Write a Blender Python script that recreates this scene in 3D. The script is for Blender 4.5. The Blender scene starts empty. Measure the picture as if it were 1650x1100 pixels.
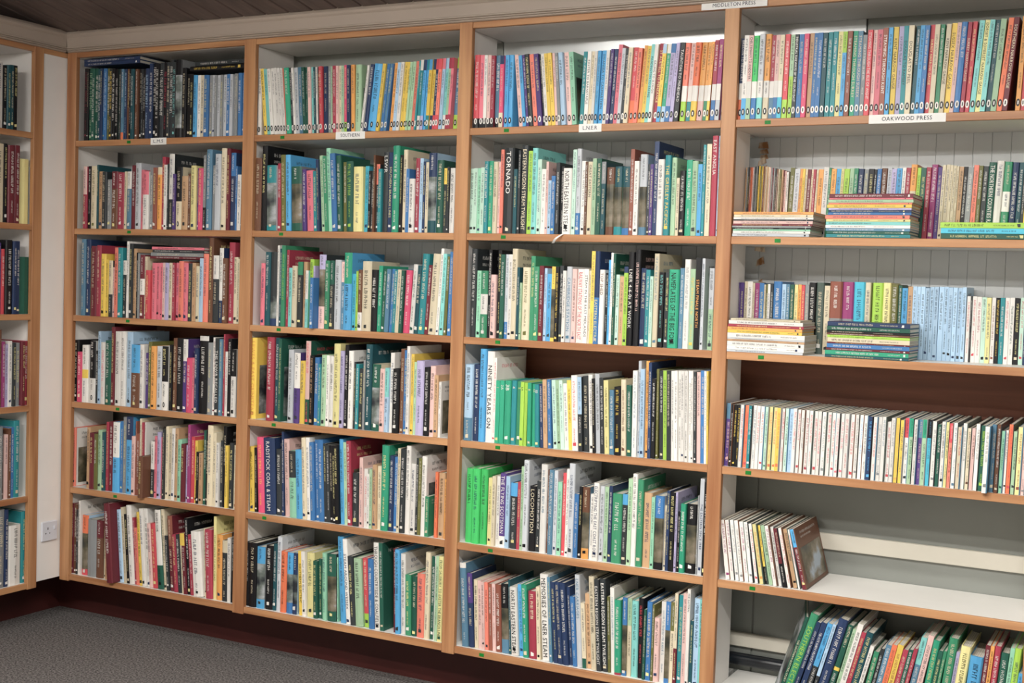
import bpy, math, random
from mathutils import Vector, Matrix
random.seed(11)
SC = bpy.context.scene
COL = SC.collection

# ------------------------------------------------------------------ camera
cam_data = bpy.data.cameras.new('camera')
cam_data.sensor_fit = 'HORIZONTAL'
cam_data.sensor_width = 36.0
cam_data.lens = 36.0 * 2052.19 / 1650.0
cam_data.clip_start = 0.05
cam = bpy.data.objects.new('camera', cam_data)
COL.objects.link(cam)
cam.matrix_world = Matrix(((0.8835, -0.0500, 0.4657, 4.0289),
                           (0.4673, 0.0259, -0.8837, -3.7238),
                           (0.0321, 0.9984, 0.0462, 1.4500),
                           (0, 0, 0, 1)))
SC.camera = cam

# ------------------------------------------------------------------ world, lamps, exposure
w = bpy.data.worlds.new('room_world'); SC.world = w
w.use_nodes = True
w.node_tree.nodes['Background'].inputs[0].default_value = (0.95, 0.97, 1.0, 1)
w.node_tree.nodes['Background'].inputs[1].default_value = 0.2
SC.view_settings.view_transform = 'Standard'
SC.view_settings.look = 'None'
SC.view_settings.gamma = 1.0
SC.view_settings.use_curve_mapping = False
SC.view_settings.exposure = 0.03

def area(name, loc, size, size_y, power, color=(1, 0.97, 0.92), rot=(0, 0, 0)):
    d = bpy.data.lights.new(name, 'AREA')
    d.shape = 'RECTANGLE'; d.size = size; d.size_y = size_y
    d.energy = power; d.color = color
    o = bpy.data.objects.new(name, d); COL.objects.link(o)
    o.location = loc; o.rotation_euler = rot
    return o
# (x, y, z of the diffuser's underside, length, width, height, diffuser strength, watts of the area lamp below it)
LAMPS = [((2.7, -1.6, 2.44), 1.2, 0.10, 0.055, 14, 32), ((3.5, -2.5, 2.46), 1.5, 0.10, 0.05, 8.0, 95), ((1.4, -3.0, 2.435), 1.25, 0.12, 0.06, 62.0, 34)]  # second lamp added for fill, third added for glare on the gloss board
for l_, sx_, sy_, sz_, e_, p_ in LAMPS:
    area('unseen_tube_light', (l_[0], l_[1], l_[2] - 0.004), sx_, sy_, p_)

# ------------------------------------------------------------------ materials
def lin(c):
    c = c / 255.0
    return c / 12.92 if c <= 0.04045 else ((c + 0.055) / 1.055) ** 2.4
def hexlin(h):
    return tuple(lin(int(h[i:i + 2], 16)) for i in (0, 2, 4)) + (1,)
def new_mat(name, rough=0.5, spec=0.4):
    m = bpy.data.materials.new(name); m.use_nodes = True
    b = m.node_tree.nodes['Principled BSDF']
    b.inputs['Roughness'].default_value = rough
    b.inputs['Specular IOR Level'].default_value = spec
    return m, m.node_tree, b
def N(nt, t, **kw):
    n = nt.nodes.new(t)
    for k, v in kw.items(): setattr(n, k, v)
    return n
def noise_mix(nt, bsdf, c1, c2, scale=(1, 1, 1), nscale=5.0, detail=4.0, lo=0.35, hi=0.65, coord='Object'):
    tc = N(nt, 'ShaderNodeTexCoord'); mp = N(nt, 'ShaderNodeMapping')
    mp.inputs['Scale'].default_value = scale
    nt.links.new(tc.outputs[coord], mp.inputs['Vector'])
    no = N(nt, 'ShaderNodeTexNoise'); no.inputs['Scale'].default_value = nscale; no.inputs['Detail'].default_value = detail
    nt.links.new(mp.outputs[0], no.inputs['Vector'])
    r = N(nt, 'ShaderNodeValToRGB')
    r.color_ramp.elements[0].position = lo; r.color_ramp.elements[0].color = c1
    r.color_ramp.elements[1].position = hi; r.color_ramp.elements[1].color = c2
    nt.links.new(no.outputs['Fac'], r.inputs['Fac'])
    nt.links.new(r.outputs['Color'], bsdf.inputs['Base Color'])
    return no, r, mp
def bump(nt, bsdf, fac_out, strength=0.2, dist=0.002):
    bp = N(nt, 'ShaderNodeBump'); bp.inputs['Strength'].default_value = strength; bp.inputs['Distance'].default_value = dist
    nt.links.new(fac_out, bp.inputs['Height']); nt.links.new(bp.outputs[0], bsdf.inputs['Normal'])

PAL = dict(w='e6e3dd', c='dccfb0', tn='c39a70', y='eac63a', py='e6dc92', og='ea9f3c', r='d02c3e', cr='a6203f', mr='6d1b2a',
           pk='e0697c', pp='e6bdb6', hp='dc3068', mg='9a2f72', pu='4f347e', nv='20365e', bl='2270b0', sb='35a2dc', pb='a6c8e4',
           cy='2bb6d2', tl='108a92', dt='17505a', aq='7ccfca', mn='8fd0ae', pm='bfe2cf', eg='12a07a', g='2e8c64', bg='22c05a',
           dg='1e5a4a', lg='a5c9a2', lm='9fcd36', ol='6d6d36', bk='17171b', ch='33383b', gn='4f5f58', gy='8d9193', sl='c3c8ce',
           st='4f7f9c', br='6e4630', rb='94503c', co='e8735a', la='b4abd2')
PAL['or'] = 'e6682c'
WORD = dict(w='white', c='cream', tn='tan', y='yellow', py='pale yellow', og='amber', r='red', cr='crimson', mr='maroon', pk='pink',
            pp='pale pink', hp='hot pink', mg='magenta', pu='purple', nv='navy', bl='blue', sb='sky blue', pb='pale blue', cy='cyan',
            tl='teal', dt='dark teal', aq='aqua', mn='mint', pm='pale mint', eg='emerald', g='green', bg='bright green', dg='dark green',
            lg='light green', lm='lime', ol='olive', bk='black', ch='charcoal', gn='dark grey', gy='grey', sl='pale grey', st='steel blue',
            br='brown', rb='rust', co='coral', la='lilac')
WORD['or'] = 'orange'
MATS = {}
def cover_mat(code):
    if code in MATS: return MATS[code]
    m, nt, b = new_mat('cover_' + WORD[code].replace(' ', '_'), 0.42, 0.35)
    base = hexlin(PAL[code])
    oi = N(nt, 'ShaderNodeObjectInfo')
    hs = N(nt, 'ShaderNodeHueSaturation'); hs.inputs['Saturation'].default_value = 0.9; hs.inputs['Color'].default_value = base
    mr_ = N(nt, 'ShaderNodeMapRange'); mr_.inputs['To Min'].default_value = 0.86; mr_.inputs['To Max'].default_value = 1.14
    nt.links.new(oi.outputs['Random'], mr_.inputs['Value'])
    tc = N(nt, 'ShaderNodeTexCoord'); no = N(nt, 'ShaderNodeTexNoise'); no.inputs['Scale'].default_value = 18; no.inputs['Detail'].default_value = 3
    nt.links.new(tc.outputs['Object'], no.inputs['Vector'])
    m2 = N(nt, 'ShaderNodeMapRange'); m2.inputs['To Min'].default_value = 0.9; m2.inputs['To Max'].default_value = 1.1
    nt.links.new(no.outputs['Fac'], m2.inputs['Value'])
    mu = N(nt, 'ShaderNodeMath', operation='MULTIPLY'); nt.links.new(mr_.outputs[0], mu.inputs[0]); nt.links.new(m2.outputs[0], mu.inputs[1])
    nt.links.new(mu.outputs[0], hs.inputs['Value'])
    nt.links.new(hs.outputs['Color'], b.inputs['Base Color'])
    MATS[code] = m
    return m
def simple(name, h, rough=0.5, spec=0.4, vary=0.06, nscale=6.0, scale=(1, 1, 1)):
    m, nt, b = new_mat(name, rough, spec)
    c = hexlin(h)
    noise_mix(nt, b, tuple(x * (1 - vary) for x in c[:3]) + (1,), tuple(min(1, x * (1 + vary)) for x in c[:3]) + (1,), scale, nscale)
    return m
M_PAGE, nt, b = new_mat('page_edges', 0.8, 0.2)
noise_mix(nt, b, hexlin('b9b3a4'), hexlin('e3ded2'), (900, 1, 1), 1.0, 2, 0.3, 0.7)
M_PHOTO, nt, b = new_mat('printed_photograph', 0.35, 0.4)
no_, r_, _ = noise_mix(nt, b, hexlin('2c3036'), hexlin('c9ccd2'), (1, 1, 1.6), 9.0, 5, 0.38, 0.64)
e_ = r_.color_ramp.elements.new(0.5); e_.color = hexlin('6f7873')
M_PHOTO2, nt, b = new_mat('printed_colour_photograph', 0.35, 0.4)
no_, r_, _ = noise_mix(nt, b, hexlin('2b2f2c'), hexlin('b9c6d4'), (1, 1, 1.4), 8.0, 5, 0.36, 0.66)
e_ = r_.color_ramp.elements.new(0.47); e_.color = hexlin('5f5a48')
e_ = r_.color_ramp.elements.new(0.56); e_.color = hexlin('8c8272')
def wood(name, dark, light, axis, rough=0.42):
    m, nt, b = new_mat(name, rough, 0.4)
    sc = [28.0, 28.0, 28.0]; sc[axis] = 1.6
    no, r, mp = noise_mix(nt, b, hexlin(dark), hexlin(light), tuple(sc), 1.0, 6, 0.3, 0.72)
    oi = N(nt, 'ShaderNodeObjectInfo'); ad = N(nt, 'ShaderNodeVectorMath', operation='MULTIPLY_ADD')
    cx = N(nt, 'ShaderNodeCombineXYZ')
    mu = N(nt, 'ShaderNodeMath', operation='MULTIPLY'); mu.inputs[1].default_value = 9.0
    nt.links.new(oi.outputs['Random'], mu.inputs[0])
    for k in range(3): nt.links.new(mu.outputs[0], cx.inputs[k])
    vm = N(nt, 'ShaderNodeVectorMath', operation='ADD')
    tcn = [n for n in nt.nodes if n.type == 'TEX_COORD'][0]
    nt.links.new(tcn.outputs['Object'], vm.inputs[0]); nt.links.new(cx.outputs[0], vm.inputs[1])
    nt.links.new(vm.outputs[0], mp.inputs['Vector'])
    bump(nt, b, no.outputs['Fac'], 0.08, 0.001)
    return m
M_WOODX = wood('varnished_wood_along_x', '9a6644', 'cb9a6e', 0)
M_WOODY = wood('varnished_wood_along_y', '9a6644', 'cb9a6e', 1)
M_WOODZ = wood('varnished_wood_upright', '9a6644', 'cb9a6e', 2)
M_BROWN = wood('dark_brown_board', '6a3e2e', '8a5642', 0, 0.5)
M_WHITE = simple('white_shelf_paint', 'e9e7e2', 0.45, 0.4, 0.03, 4)
M_SIDE = simple('white_side_panel', 'f0ece8', 0.5, 0.35, 0.03, 4)
M_TONGUE = simple('pale_grey_boarding', 'd3d6d7', 0.5, 0.35, 0.05, 3)
M_GLOSS = simple('white_gloss_board', 'dfe3e2', 0.17, 0.9, 0.03, 3)
M_GREY = simple('grey_back_board', '9a9d96', 0.42, 0.4, 0.06, 3)
M_GREYL = simple('grey_lower_board', '878a85', 0.45, 0.4, 0.06, 3)
M_FASCIA = simple('beige_grey_fascia_paint', 'b3a598', 0.45, 0.4, 0.03, 3)
M_BATTEN = simple('cream_batten_paint', 'd6d1c4', 0.45, 0.4, 0.04, 5)
M_KICK = simple('maroon_kickboard_paint', '45201e', 0.4, 0.4, 0.12, 4)
M_WALL = simple('off_white_wall_paint', 'd8d4cc', 0.6, 0.3, 0.03, 2)
M_CEIL = wood('ceiling_plank_wood', '5a4d49', '786862', 1, 0.55)
M_STICKER = simple('green_sticker', '1c7a30', 0.5, 0.3, 0.1, 60)
M_PAPER = simple('white_label_paper', 'f0efec', 0.6, 0.3, 0.03, 30)
M_INK = simple('dark_ink', '2e3040', 0.6, 0.2, 0.05, 60)
M_PLASTIC = simple('white_plastic', 'd8dae2', 0.35, 0.45, 0.02, 10)
M_HOLE = simple('dark_socket_hole', '24242c', 0.6, 0.3, 0.05, 50)
M_PIPE = simple('black_pipe_paint', '1d2127', 0.28, 0.5, 0.1, 20)
M_TORN, nt, b = new_mat('peeling_brown_patch', 0.8, 0.2)
noise_mix(nt, b, hexlin('a8774f'), hexlin('ead9c2'), (60, 60, 25), 1.0, 5, 0.4, 0.62)
M_CARPET, nt, b = new_mat('grey_carpet', 0.95, 0.1)
no_, r_, mp_ = noise_mix(nt, b, hexlin('262323'), hexlin('95908e'), (1, 1, 1), 130.0, 6, 0.38, 0.64)
no_.inputs['Roughness'].default_value = 0.75
bump(nt, b, no_.outputs['Fac'], 0.6, 0.003)
def emit_mat(s):
    m = bpy.data.materials.new('lit_tube_diffuser'); m.use_nodes = True
    b_ = m.node_tree.nodes['Principled BSDF']
    b_.inputs['Emission Color'].default_value = (1, 0.97, 0.92, 1); b_.inputs['Emission Strength'].default_value = s
    return m

# ------------------------------------------------------------------ mesh helpers
class MB:
    def __init__(s): s.v = []; s.f = []; s.m = []
    def quad(s, a, b, c, d, m=None):
        n = len(s.v); s.v += [a, b, c, d]; s.f.append((n, n + 1, n + 2, n + 3)); s.m.append(m)
    def poly(s, pts, m=None):
        n = len(s.v); s.v += list(pts); s.f.append(tuple(range(n, n + len(pts)))); s.m.append(m)
    def box(s, x0, x1, y0, y1, z0, z1, m=None):
        n = len(s.v)
        s.v += [(x0, y0, z0), (x1, y0, z0), (x1, y1, z0), (x0, y1, z0), (x0, y0, z1), (x1, y0, z1), (x1, y1, z1), (x0, y1, z1)]
        for f in ((0, 3, 2, 1), (4, 5, 6, 7), (0, 1, 5, 4), (1, 2, 6, 5), (2, 3, 7, 6), (3, 0, 4, 7)):
            s.f.append(tuple(n + i for i in f)); s.m.append(m)
    def bbox(s, x0, x1, y0, y1, z0, z1, c, m=None):
        # box with chamfered edges along all sides (c = chamfer)
        n = len(s.v)
        X = (x0, x0 + c, x1 - c, x1); Y = (y0, y0 + c, y1 - c, y1); Z = (z0, z0 + c, z1 - c, z1)
        ring = [(1, 0), (2, 0), (3, 1), (3, 2), (2, 3), (1, 3), (0, 2), (0, 1)]
        inner = [(1, 1), (2, 1), (2, 1), (2, 2), (2, 2), (1, 2), (1, 2), (1, 1)]
        lev = []
        for zi in (0, 1, 2, 3):
            r = ring if zi in (1, 2) else inner
            lev.append([(X[a], Y[b_], Z[zi]) for a, b_ in r])
        for l in lev: s.v += l
        for k in range(3):
            for i in range(8):
                j = (i + 1) % 8
                s.f.append((n + k * 8 + i, n + k * 8 + j, n + (k + 1) * 8 + j, n + (k + 1) * 8 + i)); s.m.append(m)
        s.f.append(tuple(n + i for i in range(7, -1, -1))); s.m.append(m)
        s.f.append(tuple(n + 24 + i for i in range(8))); s.m.append(m)
    def extrude_x(s, prof, x0, x1, m=None, caps=True):
        # prof: list of (y,z), counter-clockwise seen from +x
        k = len(prof); n = len(s.v)
        s.v += [(x0, y, z) for y, z in prof] + [(x1, y, z) for y, z in prof]
        for i in range(k):
            j = (i + 1) % k
            s.f.append((n + i, n + j, n + k + j, n + k + i)); s.m.append(m)
        if caps:
            s.f.append(tuple(n + i for i in range(k - 1, -1, -1))); s.m.append(m)
            s.f.append(tuple(n + k + i for i in range(k))); s.m.append(m)
    def add(s, o, M):
        n = len(s.v)
        s.v += [tuple(M @ Vector(p)) for p in o.v]
        s.f += [tuple(i + n for i in f) for f in o.f]; s.m += o.m
def matof(k):
    return cover_mat(k) if isinstance(k, str) else k
def build(name, mb, mat=None, parent=None, loc=None, smooth=False):
    me = bpy.data.meshes.new(name)
    me.from_pydata(mb.v, [], mb.f)
    if mat is not None: me.materials.append(mat)
    else:
        idx = {}
        for k in mb.m:
            if k not in idx: idx[k] = len(idx); me.materials.append(matof(k))
        me.polygons.foreach_set('material_index', [idx[k] for k in mb.m])
    if smooth: me.polygons.foreach_set('use_smooth', [True] * len(me.polygons))
    me.update()
    o = bpy.data.objects.new(name, me); COL.objects.link(o)
    if parent is not None: o.parent = parent
    if loc: o.location = loc
    return o
def empty(name, loc=(0, 0, 0), label=None, cat=None, group=None):
    o = bpy.data.objects.new(name, None); o.empty_display_size = 0.05; COL.objects.link(o)
    o.location = loc
    if label: o['label'] = label
    if cat: o['category'] = cat
    if group: o['group'] = group
    return o
def tag(o, label, cat, group=None):
    o['label'] = label; o['category'] = cat
    if group: o['group'] = group
def struct(o): o['kind'] = 'structure'; return o

# glyphs of the built-in font, triangulated once per character
GL = {}
def glyph(ch):
    if ch in GL: return GL[ch]
    cu = bpy.data.curves.new('glyph', 'FONT'); cu.body = ch; cu.resolution_u = 2; cu.size = 1.0; cu.offset = 0.0 if ch in 'MmWw' else 0.004
    ob = bpy.data.objects.new('glyph', cu)
    me = ob.to_mesh()
    v = [(p.co.x, p.co.y) for p in me.vertices]
    f = [tuple(p.vertices) for p in me.polygons]
    wd = max([p[0] for p in v]) + 0.07 if v else 0.3
    ob.to_mesh_clear(); bpy.data.objects.remove(ob); bpy.data.curves.remove(cu)
    GL[ch] = (v, f, wd)
    return GL[ch]
def text_mesh(mb, txt, org, right, up, length, height, m=None, center=True, wide=1.15):
    adv = 0; items = []
    for ch in txt:
        if ch == ' ': adv += 0.32; continue
        v, f, wd = glyph(ch); items.append((adv, v, f)); adv += wd
    if adv == 0: return
    sx = min(height / 0.70 * wide, length / adv)
    sy = height / 0.70
    off = (length - adv * sx) / 2 if center else 0
    o = Vector(org); R_ = Vector(right); U_ = Vector(up)
    for a, v, f in items:
        n = len(mb.v)
        mb.v += [tuple(o + R_ * (off + (a + p[0]) * sx) + U_ * (p[1] * sy)) for p in v]
        mb.f += [tuple(n + i for i in q) for q in f]; mb.m += [m] * len(f)
def strokes(mb, rng, org, right, up, length, height, m=None):
    # worn, unreadable small print: short upright and level strokes grouped in words
    o = Vector(org); R_ = Vector(right); U_ = Vector(up)
    x = 0.0; wl = rng.randint(3, 8); h = height
    step = h * 0.58; a = 0.2
    def q(x0, x1, y0, y1):
        mb.quad(tuple(o + R_ * x0 + U_ * y0), tuple(o + R_ * x1 + U_ * y0), tuple(o + R_ * x1 + U_ * y1), tuple(o + R_ * x0 + U_ * y1), m)
    while x + step < length:
        if wl == 0:
            x += step * 0.8; wl = rng.randint(2, 9); continue
        k = rng.random()
        q(x, x + step * a, 0, h)
        if k < 0.5: q(x + step * 0.52, x + step * (0.52 + a), 0 if k < 0.35 else h * 0.45, h if k > .1 else h * .6)
        if k > 0.25:
            y = rng.choice((0, 0.42, 0.85)) * h
            q(x + step * a, x + step * 0.6, y, y + h * 0.15)
        x += step; wl -= 1
# ------------------------------------------------------------------ room shell
X0, X1, YF, YB = -0.32, 6.2, -4.7, 0.30
mb = MB(); mb.box(X0 - .2, X1, YF, YB + .1, -0.06, 0.0)
struct(build('floor', mb, M_CARPET))
# curved plank ceiling
def zc(y): return 2.392 + 0.20 * (-y) - 0.0435 * y * y
ceil = MB()
ys = [0.02 - i * 0.393 for i in range(13)]
for a, b_ in zip(ys[:-1], ys[1:]):
    ceil.quad((X0 - .2, a, zc(a) + .03), (X1, a, zc(a) + .03), (X1, b_, zc(b_) + .03), (X0 - .2, b_, zc(b_) + .03))
ceil.box(X0 - .2, X1, 0.0, YB + .1, 2.40, 2.44)
ceiling = struct(build('ceiling', ceil, M_CEIL))
x = -0.45
while x < X1 - 0.05:
    p = MB(); a0, a1 = x + .0015, x + .1035
    for a, b_ in zip(ys[:-1], ys[1:]):
        p.quad((a0 + .004, a, zc(a)), (a1 - .004, a, zc(a)), (a1 - .004, b_, zc(b_)), (a0 + .004, b_, zc(b_)))
        p.quad((a0, a, zc(a) + .008), (a0 + .004, a, zc(a)), (a0 + .004, b_, zc(b_)), (a0, b_, zc(b_) + .008))
        p.quad((a1 - .004, a, zc(a)), (a1, a, zc(a) + .008), (a1, b_, zc(b_) + .008), (a1 - .004, b_, zc(b_)))
    build('plank', p, M_CEIL, ceiling)
    x += 0.105
# back wall: slab and its boards
mb = MB(); mb.box(X0 - .2, X1, YB + .006, YB + .1, 0, 2.44)
wall_back = struct(build('wall_back', mb, M_GREYL))
def wall_part(name, x0, x1, z0, z1, mat, y0=YB, y1=YB + .006, c=.0015):
    m_ = MB(); m_.bbox(x0, x1, y0, y1 + .004, z0, z1, c); return build(name, m_, mat, wall_back)
# the upper panels lean in a little, tilted to mirror the added glare lamp
for x0_, x1_, mt_ in ((1.85, 3.118, M_GLOSS), (3.122, 6.1, M_GREY), (-0.3, 1.847, M_GREY)):
    p_ = wall_part('upper_panel', x0_, x1_, 1.95, 2.31, mt_)
    for v_ in p_.data.vertices: v_.co.y -= (v_.co.z - 1.95) * math.tan(math.radians(4.0))
x = -0.30
while x < 4.3:
    m_ = MB()
    m_.extrude_x([(YB + .010, x), (YB + .010, x + .0533), (YB + .002, x + .0533), (YB, x + .0520), (YB, x + .0013), (YB + .002, x)], 1.235, 1.948)
    m_.v = [(p[2], p[1], p[0]) for p in m_.v]      # stand the strip upright
    m_.f = [tuple(reversed(f)) for f in m_.f]
    build('tongue_board', m_, M_TONGUE, wall_back)
    x += .0535
wall_part('brown_board', -0.3, 4.3, 0.93, 1.232, M_BROWN)
wall_part('lower_panel', -0.3, 1.9, 0.0, 0.927, M_GREYL)
wall_part('lower_panel', 1.903, 2.828, 0.0, 0.927, M_GREYL)
wall_part('lower_panel', 2.832, 6.1, 0.0, 0.927, M_GREYL)
# torn strip of old paper on the boards of the fourth bay, and a torn corner in the third
rng = random.Random(3)
m_ = MB()
zz = 1.27
while zz < 1.93:
    hgt = rng.uniform(.010, .026); xa = 2.793 + rng.uniform(-.008, .006); xb = 2.822 + rng.uniform(-.008, .003)
    if rng.random() < .85:
        tl_ = rng.uniform(-.008, .012)
        m_.poly([(xa, YB - .0025, zz), (xb, YB - .004, zz + tl_), (xb - .004, YB - .006, zz + hgt + tl_), (xa + .003, YB - .0025, zz + hgt * .8)])
    zz += hgt * 1.15
build('torn_strip', m_, M_TORN, wall_back)
m_ = MB()
for k in range(7):
    a = rng.uniform(0, .07); zb_ = 2.255 + rng.uniform(-.035, .02)
    m_.poly([(1.865 + a, YB - .003, zb_), (1.895 + a + rng.uniform(0, .02), YB - .012, zb_ + .004), (1.905 + a, YB - .016, zb_ + .016), (1.872 + a, YB - .004, zb_ + .012)])
build('torn_corner', m_, M_TORN, wall_back)
mb = MB(); mb.box(X0 - .2, X0, YF, YB + .1, 0, 2.44)
struct(build('wall_left', mb, M_WALL))
mb = MB(); mb.box(X1, X1 + .1, YF, YB, 0, 2.44); struct(build('wall_right', mb, M_WALL))
mb = MB(); mb.box(X0, X1, YF - .1, YF, 0, 2.44); struct(build('wall_front', mb, M_WALL))
# kickboards under the bookcases
mb = MB(); mb.box(-0.185, 5.2, 0.178, 0.196, 0.0, 0.186); struct(build('baseboard_back', mb, M_KICK))
mb = MB(); mb.box(-0.203, -0.185, -3.0, 0.196, 0.0, 0.186); struct(build('baseboard_left', mb, M_KICK))
# painted fascia with a rounded lip and three beads
def fascia(y_sign=1):
    P = [(0.03, 2.400), (0.03, 2.3135), (-0.004, 2.3135), (-0.010, 2.3160), (-0.010, 2.3190), (-0.006, 2.3205), (-0.012, 2.3225), (-0.012, 2.3255),
         (-0.008, 2.3270), (-0.014, 2.3290), (-0.014, 2.3330), (-0.010, 2.3350), (-0.012, 2.3700), (-0.018, 2.3760), (-0.021, 2.3830), (-0.018, 2.3900), (-0.008, 2.400)]
    return P
m_ = MB(); m_.extrude_x(list(reversed(fascia())), 0.012, 5.2); struct(build('trim_1', m_, M_FASCIA))
m_ = MB(); m_.extrude_x(list(reversed(fascia())), -3.2, -0.012)
m_.v = [(-p[1], p[0], p[2]) for p in m_.v]; struct(build('trim_2', m_, M_FASCIA))
# battens on the wall behind the fourth bay
m_ = MB(); m_.bbox(2.66, 3.66, .284, YB, 0.640, 0.690, .002); struct(build('trim_3', m_, M_BATTEN))
m_ = MB(); m_.bbox(2.66, 3.66, .284, YB, 0.285, 0.330, .002); struct(build('trim_4', m_, M_BATTEN))
m_ = MB(); m_.bbox(3.655, 3.70, .27, YB, 0.562, 0.93, .002); struct(build('trim_5', m_, M_BATTEN))

# ------------------------------------------------------------------ bookcases
ZS = [1.962, 1.611, 1.262, 0.911, 0.562, 0.204]
ZL = [1.977, 1.618, 1.264, 0.902, 0.540, 0.190]
TH = 0.0235
BAYS = [(0.0561, 0.9126), (0.9649, 1.8318), (1.8807, 2.7582), (2.8038, 3.684)]
POSTS = [(0.006, 0.0561), (0.9126, 0.9649), (1.8318, 1.8807), (2.7582, 2.8038), (3.684, 3.730)]
PDEP = [.245, .245, .2, .2, .2]
case = empty('bookcase', (0, 0, 0), 'long built-in bookcase of four bays with wood-edged white shelves along the back wall', 'bookcase')
for (a, b_), dep in zip(POSTS, PDEP):
    m_ = MB(); m_.bbox(a, b_, -.003, .017, .176, 2.3135 if True else 0, .0015)
    build('upright', m_, M_WOODZ, case)
    m_ = MB(); m_.box(a + .016, b_ - .016, .0175, dep, .1755, 2.292); build('divider_panel', m_, M_SIDE, case)
for i, (a, b_) in enumerate(BAYS):
    for r, z in enumerate(ZS):
        m_ = MB(); m_.box(a - .0155, b_ + .0155, .0125, .297, z - TH + .002, z)
        s_ = build('shelf', m_, M_WHITE, case)
        m_ = MB(); m_.bbox(a + .0002, b_ - .0002, 0.0, .0124, z - TH, z - .0002, .0012)
        build('shelf_edge', m_, M_WOODX, s_)
    m_ = MB(); m_.bbox(a + .0002, b_ - .0002, 0, .0165, 2.293, 2.3133, .0012); build('top_rail', m_, M_WOODX, case)
    m_ = MB(); m_.box(a - .0155, b_ + .0155, .0168, .264, 2.2925, 2.310); build('soffit', m_, M_SIDE, case)
for (x, r) in ((.3442, 0), (.354, 1), (.3559, 2), (.31, 3), (.305, 4), (1.0958, 0), (1.1004, 1), (1.0994, 2), (1.0869, 3), (1.0539, 4), (2.0205, 0), (2.0215, 1),
               (2.013, 2), (2.0257, 3), (2.0097, 4), (1.9889, 5), (2.9029, 0), (2.9481, 1), (2.912, 2), (2.8874, 3), (2.9146, 4)):
    z = ZS[r] - TH / 2
    m_ = MB(); m_.box(x - .009, x + .009, -.0010, -.0001, z - .0055, z + .0055)
    build('green_sticker', m_, M_STICKER, case)
def paper_label(x0, x1, z0, z1, txt, tilt=0.0, y=-.0012):
    m_ = MB(); m_.quad((x0, y, z0), (x1, y, z0 + tilt), (x1, y, z1 + tilt), (x0, y, z1))
    m_.quad((x0, y + .0008, z0), (x0, y + .0008, z1), (x1, y + .0008, z1 + tilt), (x1, y + .0008, z0 + tilt))
    m_.quad((x0, y, z0), (x0, y + .0008, z0), (x1, y + .0008, z0 + tilt), (x1, y, z0 + tilt))
    p = build('paper_label', m_, M_PAPER, case)
    t = MB(); h = (z1 - z0) * .46
    d = Vector((x1 - x0, 0, tilt)).normalized()
    text_mesh(t, txt, (x0 + (x1 - x0) * .17, y - .0006, z0 + (z1 - z0) * .29), d, (0, 0, 1), (x1 - x0) * .66, h, None, True, 1.7)
    build('lettering', t, M_INK, p)
paper_label(.4585, .5385, 1.937, 1.963, 'L.M.S')
paper_label(1.333, 1.458, 1.937, 1.963, 'SOUTHERN')
paper_label(2.284, 2.363, 1.937, 1.963, 'L.N.E.R')
paper_label(2.683, 2.888, 2.294, 2.3175, 'MIDDLETON PRESS', 0.0, -.0045)
paper_label(3.200, 3.412, 1.937, 1.962, 'OAKWOOD PRESS')

# the shorter bookcase on the side wall: built facing +x
side = empty('bookcase', (0, 0, 0), 'bookcase on the side wall, only its last stacked compartments in view beside the socket panel', 'bookcase')
for (a, b_) in ((-.1626, -.1174), (-1.06, -1.014)):
    m_ = MB(); m_.bbox(-.017, .003, a, b_, .164, 2.3135, .0015); build('upright', m_, M_WOODZ, side)
    m_ = MB(); m_.box(-.3, -.0175, a + .012, b_ - .012, .1645, 2.292); build('divider_panel', m_, M_SIDE, side)
for z in ZL:
    m_ = MB(); m_.box(-.3, -.0125, -1.025, -.1505, z - TH + .002, z); s_ = build('shelf', m_, M_WHITE, side)
    m_ = MB(); m_.bbox(-.0124, 0, -1.0138, -.1628, z - TH, z - .0002, .0012); build('shelf_edge', m_, M_WOODY, s_)
m_ = MB(); m_.bbox(-.0165, 0, -1.0138, -.1628, 2.293, 2.3133, .0012); build('top_rail', m_, M_WOODY, side)
m_ = MB(); m_.bbox(-.0165, 0, -.1172, .0055, 2.293, 2.3133, .0012); build('top_rail', m_, M_WOODY, side)
m_ = MB(); m_.box(-.3, -.0168, -1.025, -.1505, 2.2925, 2.310); build('soffit', m_, M_SIDE, side)
m_ = MB(); m_.box(-.015, -.0005, -.1172, .0055, .1875, 2.2928); build('corner_panel', m_, M_SIDE, side)
m_ = MB(); m_.box(-.318, -.305, -1.06, -.13, .18, 2.30); build('back_panel', m_, M_SIDE, side)
# socket
sk = empty('wall_socket', (0, -.058, .385), 'white switched power socket on the narrow white corner panel', 'socket')
m_ = MB(); m_.bbox(0, .009, -.041, .041, -.041, .041, .004); build('plate', m_, M_PLASTIC, sk)
m_ = MB()
m_.box(.0088, .0094, -.012, -.008, .006, .016); m_.box(.0088, .0094, -.023, -.018, -.010, -.006); m_.box(.0088, .0094, -.003, .002, -.010, -.006)
build('pin_hole', m_, M_HOLE, sk)
m_ = MB(); m_.bbox(.0085, .0135, .018, .028, .004, .020, .002); build('switch', m_, M_PLASTIC, sk)
# pipe
m_ = MB(); k = 20
for i in range(k):
    a0, a1 = 2 * math.pi * i / k, 2 * math.pi * (i + 1) / k
    f = lambda a, x: (x, .278 + .020 * math.cos(a), .246 + .020 * math.sin(a))
    m_.quad(f(a0, 2.66), f(a0, 3.64), f(a1, 3.64), f(a1, 2.66))
m_.poly([f(2 * math.pi * i / k, 2.66) for i in range(k)]); m_.poly([f(-2 * math.pi * i / k, 3.64) for i in range(k)])
p = build('pipe', m_, M_PIPE, smooth=True)
tag(p, 'glossy black pipe running along the back of the bottom shelf under the cream batten', 'pipe')
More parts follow.
